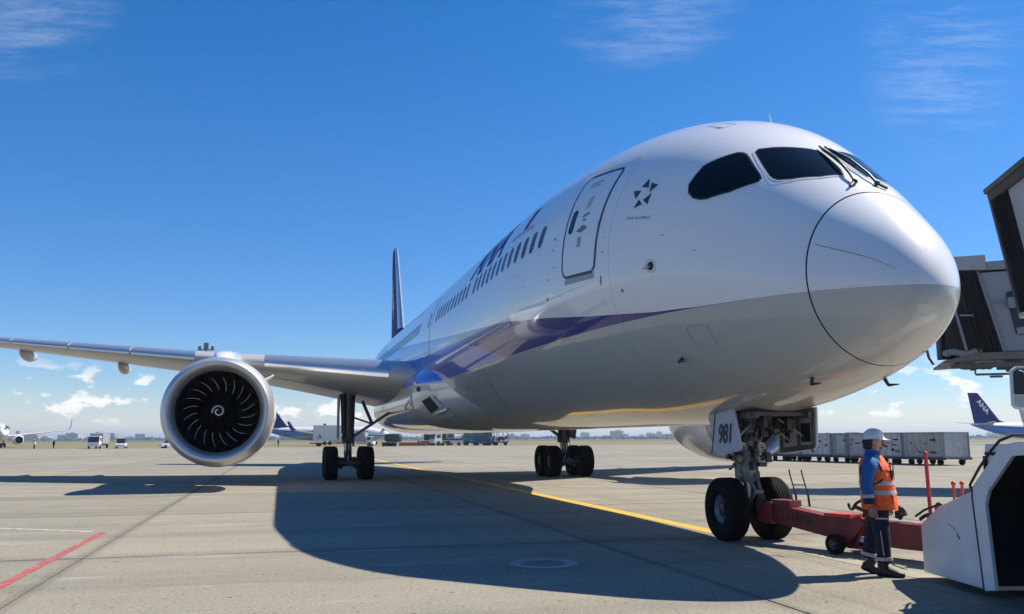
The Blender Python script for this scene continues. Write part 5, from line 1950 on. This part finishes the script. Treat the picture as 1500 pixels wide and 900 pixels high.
def narrow_body(label, loc, rz, belly, stripe, lettering, group=None, gear=True, fin_col=None):
    """twin jet of about 39 m; local x aft from the nose, y starboard"""
    t = thing('distant_airliner', label, 'airliner', loc, rz, group)
    body = bpy.data.materials.new('distant_livery')
    body.use_nodes = True
    q = NT(body.node_tree)
    p = q.new('ShaderNodeBsdfPrincipled')
    o = q.new('ShaderNodeOutputMaterial')
    body.node_tree.links.new(p.outputs[0], o.inputs[0])
    x, y, z = q.sep(q.new('ShaderNodeTexCoord').outputs['Object'])
    zu = q.math('MULTIPLY_ADD', x, .05, 2.75)
    c = q.mix(q.math('GREATER_THAN', z, zu), stripe, (.78, .78, .78))
    c = q.mix(q.math('LESS_THAN', z, 2.55), c, belly)
    q.put(p.inputs['Base Color'], c)
    p.inputs['Roughness'].default_value = .3
    p.inputs['Coat Weight'].default_value = .6
    rings = []
    for x_ in [0, .1, .4, 1, 2, 3.5, 5, 7, 12, 18, 24, 27, 30, 33, 36, 38.4]:
        k = min(1, (x_ / 6.0))**.5 if x_ < 6 else 1
        kt = max(0, (x_ - 25) / 13.4)
        r = 1.95 * k * (1 - .88 * kt**1.5)
        zc = 3.3 - .45 * (1 - k) + 1.45 * kt**1.5
        rings.append([(x_, max(r, .02) * math.cos(2 * PI * i / 28), zc + max(r, .02) * 1.03 * math.sin(2 * PI * i / 28)) for i in range(28)])
    MB().loft(rings).build('fuselage', body, t, smooth=60)
    gl = MB()
    for s_ in (1, -1):
        gl.add([(1.15, s_ * .45, 4.12), (1.75, s_ * 1.25, 4.05), (2.3, s_ * 1.42, 4.25), (1.95, s_ * .50, 4.75)], [(0, 1, 2, 3)])
    gl.build('cockpit_glass', window_dark, t, smooth=0, fix=False)
    wd = MB()
    for s_ in (1, -1):
        for k in range(34):
            wd.box((6.2 + .78 * k, s_ * 1.93, 3.95), (.26, .06, .34))
    wd.build('window_row', win_glass, t, smooth=0)
    for s_ in (1, -1):
        wg = MB().loft([airfoil_sec(le, c_, .11, lambda a, b, y=y, z=z: (a, s_ * y, z + b)) for y, le, c_, z in ((1.2, 13.0, 7.2, 2.3), (5.5, 16.0, 4.6, 2.8), (17.0, 22.5, 1.6, 4.1))])
        wo = wg.build('wing', wing_grey, t, smooth=40)
        wl2 = MB().loft([airfoil_sec(le, c_, .09, lambda a, b, y=y, z=z: (a, s_ * (y + b), z)) for y, le, c_, z in ((17.0, 22.5, 1.6, 4.1), (17.5, 23.2, 1.3, 4.8), (17.85, 24.4, .7, 6.6))])
        wl2.build('winglet', title_blue if not fin_col else grey_paint, wo, smooth=40)
        ec = (12.2, s_ * 4.9, 1.75)
        eo = MB().lathe([(0, .80), (.08, .92), (.6, 1.04), (1.6, 1.08), (2.8, .98), (3.6, .75), (4.6, .35)], ec, (1, 0, 0), 28).build('engine', white_paint, t, smooth=50)
        MB().lathe([(0, .80), (.3, .76), (.9, .76), (.92, .02)], ec, (1, 0, 0), 28).build('intake', black_void, eo)
        MB().loft([airfoil_sec(le, c_, .10, lambda a, b, y=y, z=z: (a, s_ * y, z + b)) for y, le, c_, z in ((.4, 33.0, 4.0, 4.6), (6.8, 37.0, 1.4, 5.3))]).build('stabiliser', grey_paint, t, smooth=40)
    fo = MB().loft([airfoil_sec(le, c_, .09, lambda a, b, z=z: (a, b, z)) for z, le, c_ in ((4.9, 28.6, 9.0), (5.7, 31.0, 6.8), (12.2, 36.2, 2.6))]).build('fin', fin_col or fin_m, t, smooth=40)
    if lettering:
        for s_ in (1, -1):
            flat_text('fin_lettering', lettering, 1.9, lambda u, v, s_=s_: ((36.9 - u * .62 - .5 * v, .42, 10.0 + v * .72 - .74 * u) if s_ > 0 else (33.2 + u * .80 + .35 * v, -.42, 8.6 + v * .9 - u * .66)), white_flat, fo, shear=.1, bold=.06)
    if gear:
        for nm, x_, ys in (('nose_gear', 4.2, (0,)), ('main_gear', 18.6, (-2.8, 2.8))):
            for y in ys:
                g = MB().cyl((x_, y, .5), (x_, y, 2.2), .12, n=10)
                go = g.build(nm, gear_grey, t)
                tm = MB()
                for d_ in (-.3, .3):
                    tm.lathe([(-.15, .1), (-.17, .42), (-.1, .52), (.1, .52), (.17, .42), (.15, .1)], (x_, y + d_, .52), (0, 1, 0), 18)
                tm.build('tyre', rubber, go)
    return t


def gpx(px, Y, z=0.0):
    """world point on depth Y seen at a photograph column"""
    return Vector(((px - 750) / 1289.74 * Y * 1.0, Y, z))


# white twin jet nose-on at the left edge
narrow_body('white twin jet seen nose-on at the far left edge with one long thin wing', gpx(12, 184), R(128), (.70, .70, .70), (.70, .70, .70), None, fin_col=white_paint)
# blue tailed jet behind the engine, broadside, nose to the right
a_ = narrow_body('blue tailed airliner seen broadside between the big engine and its main wheels', gpx(572, 262), R(180 - 4), (.42, .42, .42), (.03, .16, .55), 'ANA')
b_ = narrow_body('blue tailed airliner beyond the tug at the far right, rear half in view', gpx(1627, 216), R(180 + 8), (.42, .42, .42), (.03, .16, .55), 'ANA')

# ================================================================== service vehicles and people far off


def wheels(t, xs, y, r, w_=.25):
    for x in xs:
        for s_ in (-1, 1):
            MB().lathe([(-w_ / 2, r * .5), (-w_ / 2, r * .85), (-w_ * .35, r), (w_ * .35, r), (w_ / 2, r * .85), (w_ / 2, r * .5), (0, .01)], (x, s_ * y, r), (0, 1, 0), 18).build('wheel', rubber, t, smooth=40)


def box_truck(label, loc, rz, cabm, boxm, L=7.5, bh=2.3, bz=1.0, letter=None, cat='truck', name='service_truck', group=None):
    t = thing(name, label, cat, loc, rz, group)
    cb = MB().prism([(0, .45), (0, 1.2), (.37, 2.35), (1.75, 2.40), (1.75, .45)], -1.05, 1.05)
    cb.build('cab', cabm, t, smooth=0, bevel=.06)
    MB().add([(-.02, -1.0, 1.25), (-.02, 1.0, 1.25), (.345, 1.0, 2.3), (.345, -1.0, 2.3)], [(0, 1, 2, 3)]).build('windscreen', window_dark, t, smooth=0)
    sw = MB()
    for s_ in (-1, 1):
        sw.box((1.0, s_ * 1.055, 1.80), (.9, .02, .62))
    sw.build('side_glass', window_dark, t, smooth=0)
    MB().box((L / 2 + .9, 0, .75), (L - .2, .9, .25)).build('chassis', dolly_mat, t, smooth=0)
    if boxm:
        MB().box((1.95 + (L - 2) / 2, 0, bz + bh / 2), (L - 2, 2.35, bh)).build('cargo_box', boxm, t, smooth=0, bevel=.03)
        if letter:
            for s_ in (1, -1):
                flat_text('box_lettering', letter, 1.3, lambda u, v, s_=s_: ((L - 1.2 - u, 1.19, bz + .55 + v) if s_ > 0 else (3.4 + u, -1.19, bz + .55 + v)), blue_m, t, bold=.04)
    wheels(t, (.95, L - 1.2), .98, .45)
    return t


def low_car(label, loc, rz, m, L=4.2, name='service_car', cat='car', h=1.5):
    t = thing(name, label, cat, loc, rz)
    MB().prism([(0, .35), (0, .80), (.15, .95), (1.1, 1.0), (L, 1.0), (L, .35)], -.85, .85).build('body', m, t, smooth=0, bevel=.05)
    MB().prism([(.85, 1.0), (1.45, h), (L - .55, h), (L - .1, 1.0)], -.76, .76).build('cabin', window_dark, t, smooth=0, bevel=.04)
    MB().prism([(1.40, h), (1.45, h + .04), (L - .55, h + .04), (L - .5, h)], -.77, .77).build('roof', m, t, smooth=0)
    wheels(t, (.8, L - .8), .80, .33, .2)
    return t


box_truck('white bus-like lorry with broad dark windscreen left of the big engine', gpx(143, 168), R(100), truck_white, truck_grey, L=7.0, bh=1.9)
low_car('white van with dark windows in the open left of the big engine', gpx(182, 172), R(108), truck_white, L=4.6, h=1.95, name='service_van', cat='van')
low_car('white and black service car half hidden by the left rim of the big engine', gpx(240, 174), R(40), truck_white, L=4.6, h=1.8)
box_truck('high white catering lorry with a lettered box left of the main gear strut', gpx(522, 212), R(180), truck_white, truck_white, L=9.8, bh=3.6, bz=1.35, letter='A', name='catering_truck')
box_truck('pale service lorry just right of the main gear strut', gpx(550, 210), R(170), truck_white, truck_grey, L=7.0, bh=2.2, letter=None)
# green tank trailer
tt = thing('tank_trailer', 'dark green cylindrical tank on small black wheels right of the main gear', 'tank trailer', gpx(572, 205), R(-20))
MB().lathe([(-2.1, .02), (-2.0, .7), (-1.7, .95), (1.7, .95), (2.0, .7), (2.1, .02)], (1.0, 0, 1.95), (1, .0, 0), 24).build('tank', green_m, tt)
MB().box((0, 0, .85), (3.6, 1.4, .2)).build('chassis', dolly_mat, tt, smooth=0)
wheels(tt, (-1.1, .2, 1.1), .7, .42)
# row under the belly
row = []
row.append(box_truck('white cabbed tractor with pale front under the belly of the big airliner', gpx(633, 226), R(35), truck_white, None, L=4.4, name='service_tractor', cat='tractor'))
row.append(low_car('long low white car in front of the black box lorry', gpx(642, 229), R(0), truck_white, L=5.0, h=1.35))
row.append(box_truck('lorry with a tall black box behind the low white car', gpx(668, 236), R(180), truck_grey, mat('black_box', (.02, .02, .022), .6), L=6.4, bh=2.9))
row.append(box_truck('teal green lorry in the row under the airliner belly', gpx(676, 230), R(12), teal_m, teal_m, L=6.0, bh=2.3))
row.append(low_car('white and blue service car right of the teal lorry', gpx(692, 228), R(-14), blue_m, L=4.2, h=1.7))
for k, (px_, ym, nm) in enumerate(((707, 229, 'left one of the two dark baggage trailers under the belly'), (723, 227, 'right one of the two dark baggage trailers under the belly'))):
    t = thing('baggage_trailer', nm, 'trailer', gpx(px_, ym), R(8 * k), 'baggage trailers in the row')
    row.append(t)
    MB().box((1.4, 0, .6), (2.8, 1.5, .2)).build('deck', dolly_mat, t, smooth=0)
    f = MB()
    for x_ in (0.05, .95, 1.85, 2.75):
        for s_ in (-1, 1):
            f.box((x_, s_ * .72, 1.6), (.07, .07, 2.0))
    f.box((1.4, 0, 2.6), (2.85, 1.55, .06))
    f.box((1.4, 0, .72), (2.85, 1.55, .06))
    f.build('frame', dolly_mat, t, smooth=0)
    ld = MB()
    rg = random.Random(60 + k)
    for q in range(10):
        ld.box((.3 + rg.random() * 2.2, (rg.random() - .5) * .9, .9 + rg.random() * .8), (.5, .4, .35))
    ld.build('load', [truck_grey, blue_m, dolly_mat][k], t, smooth=0)
    wheels(t, (.5, 2.3), .6, .3, .2)
for o in row:
    o.scale = (1.3, 1.3, 1.3)
rg = random.Random(9)
for k in range(9):
    b = tag(MB().prism([(-.55, 0), (.55, 0), (.45, .85), (-.45, .85)], -.2, .2).build('barrier', barrier_m, None, smooth=0, bevel=.04),
            'low faded orange barrier in the far row behind the main gear', 'barrier', 'orange barriers in the far row')
    b.location = gpx(588 + 4.6 * k + rg.random() * 1.5, 222 + rg.random() * 3)
    b.rotation_euler = (0, 0, rg.random() * .4)


def far_person(label, loc, rz, top, legs, group=None):
    t = thing('person', label, 'person', loc, rz, group)
    pts = [((0, 0, .9), .15), ((0, 0, 1.2), .17), ((0, 0, 1.42), .13), ((0, 0, 1.52), .07), ((0, 0, 1.64), .105), ((0, 0, 1.72), .08),
           ((0, .11, .82), .11), ((.07, .11, .45), .085), ((.10, .11, .06), .07), ((0, -.11, .82), .11), ((-.04, -.11, .45), .085), ((-.10, -.11, .06), .07),
           ((0, .24, 1.36), .07), ((.04, .28, 1.08), .055), ((.10, .27, .82), .045), ((0, -.24, 1.36), .07), ((-.03, -.28, 1.08), .055), ((.02, -.27, .82), .045)]
    ed = [(0, 1), (1, 2), (2, 3), (3, 4), (4, 5), (0, 6), (6, 7), (7, 8), (0, 9), (9, 10), (10, 11), (2, 12), (12, 13), (13, 14), (2, 15), (15, 16), (16, 17)]
    skin('body', pts, ed, legs, t, sub=1)
    MB().loft([vest_ring(z, rx, ry, 0, 16) for z, rx, ry in ((.85, .19, .21), (1.1, .19, .21), (1.35, .18, .20), (1.46, .10, .11))], caps=False).build('jacket', top, t)
    MB().lathe([(0, .12), (.06, .11), (.12, .03), (.125, .002)], (0, 0, 1.68), (0, 0, 1), 14).build('hard_hat', helmet_m, t)
    return t


far_person('distant person in pale clothes near the small white airliner, left of the two', gpx(58, 164), .3, truck_white, trouser_m)
far_person('distant person in dark clothes standing alone left of the white lorry', gpx(86, 166), 1.2, cuff_m, trouser_m)
far_person('distant person standing left of the catering lorry', gpx(411, 196), .6, cuff_m, trouser_m)
far_person('distant person beside the orange barriers under the belly', gpx(614, 218), .2, red_paint, trouser_m)

# floodlight mast rising behind the engine
fm_ = thing('floodlight_mast', 'dark floodlight cluster on a tall mast showing above the wing over the big engine', 'floodlight mast', gpx(300, 262))
MB().cyl((0, 0, 0), (0, 0, 28.2), .35, .18, 14).build('pole', mast_m, fm_)
MB().box((0, 0, 28.2), (4.8, 1.2, .25)).build('platform', mast_m, fm_, smooth=0)
for x_, w_, h_ in ((-1.9, .8, 1.0), (0, 1.4, 2.0), (1.9, .8, 1.0)):
    MB().box((x_, 0, 28.3 + h_ / 2), (w_, .6, h_)).build('lamp_head', mast_m, fm_, smooth=0, bevel=.05)
la = MB()
for k in range(9):
    la.cyl((-2.3 + .58 * k, -.55, 28.0), (-2.3 + .58 * k, .55, 28.0), .05, n=6)
la.build('ladder_rail', mast_m, fm_)

# ================================================================== far shore
rg = random.Random(31)
bank = []
for k in range(150):
    Y = rg.uniform(1900, 3000)
    px_ = rg.uniform(-140, 1640)
    near_city = 1.0 + .9 * math.exp(-((px_ - 915) / 70)**2) + .5 * math.exp(-((px_ - 190) / 60)**2)
    h = rg.uniform(5, 15) * near_city * (1.5 if rg.random() < .12 else 1.0)
    h = min(h, 38.0)
    w_ = rg.uniform(10, 34) if h < 22 else rg.uniform(7, 14)
    dp_ = rg.uniform(14, 30)
    mb = MB()
    mb.box((0, 0, h / 2), (w_, dp_, h))
    if rg.random() < .6:
        mb.box((rg.uniform(-.2, .2) * w_, 0, h + 1.2), (w_ * .35, dp_ * .4, 2.6))
    b = mb.build('distant_building', city_a if rg.random() < .6 else city_b, None, smooth=0)
    b.location = gpx(px_, Y)
    tag(b, 'tiny pale building in the hazy skyline on the far shore', 'building', 'distant skyline buildings')
    if near_city < 9:
        wn_ = MB()
        for z_ in np.arange(2.4, h - 1.2, 3.4):
            wn_.box((0, -dp_ / 2 - .06, z_), (w_ * .86, .1, 1.4))
        if wn_.v:
            wn_.build('window_band', window_dark, b, smooth=0)
# tree belt: many small leafy clumps read as one dark line
tbm = MB()
rg = random.Random(77)
for k in range(2600):
    Y = rg.uniform(1500, 2100)
    X = rg.uniform(-.72, .72) * Y
    s_ = rg.uniform(2.0, 4.4) * (.7 + .6 * abs(math.sin(X * .004 + Y * .01)))
    c = Vector((X, Y, s_ * .55))
    for q in range(2):
        o_ = Vector((rg.uniform(-1, 1), rg.uniform(-1, 1), rg.uniform(-.2, .5))) * s_ * .8
        a = rg.random() * PI
        vs = []
        for i in range(6):
            an = 2 * PI * i / 6 + a
            r = s_ * rg.uniform(.5, 1.0)
            vs.append(c + o_ + Vector((r * math.cos(an), r * math.sin(an) * .8, s_ * rg.uniform(-.55, .25))))
        vs.append(c + o_ + Vector((0, 0, s_ * rg.uniform(.5, .8))))
        tbm.add(vs, [(i, (i + 1) % 6, 6) for i in range(6)] + [(5, 4, 3, 2, 1, 0)])
tb_ = tbm.build('far_tree_belt', tree_far, None, smooth=0, fix=False)
tb_['kind'] = 'stuff'

# ================================================================== air
hzb = MB().box((0, 3000, 22.0), (19000, 19000, 47.0)).build('haze', mat('unused', (0, 0, 0)), None, smooth=0)
hm_ = bpy.data.materials.new('haze_air')
hm_.use_nodes = True
hn = NT(hm_.node_tree)
pv_ = hn.new('ShaderNodeVolumePrincipled')
pv_.inputs['Color'].default_value = (.72, .85, 1.0, 1)
pv_.inputs['Density'].default_value = 0.00022
pv_.inputs['Anisotropy'].default_value = .2
oo = hn.new('ShaderNodeOutputMaterial')
hm_.node_tree.links.new(pv_.outputs[0], oo.inputs['Volume'])
hzb.data.materials.clear()
hzb.data.materials.append(hm_)
hzb['kind'] = 'stuff'
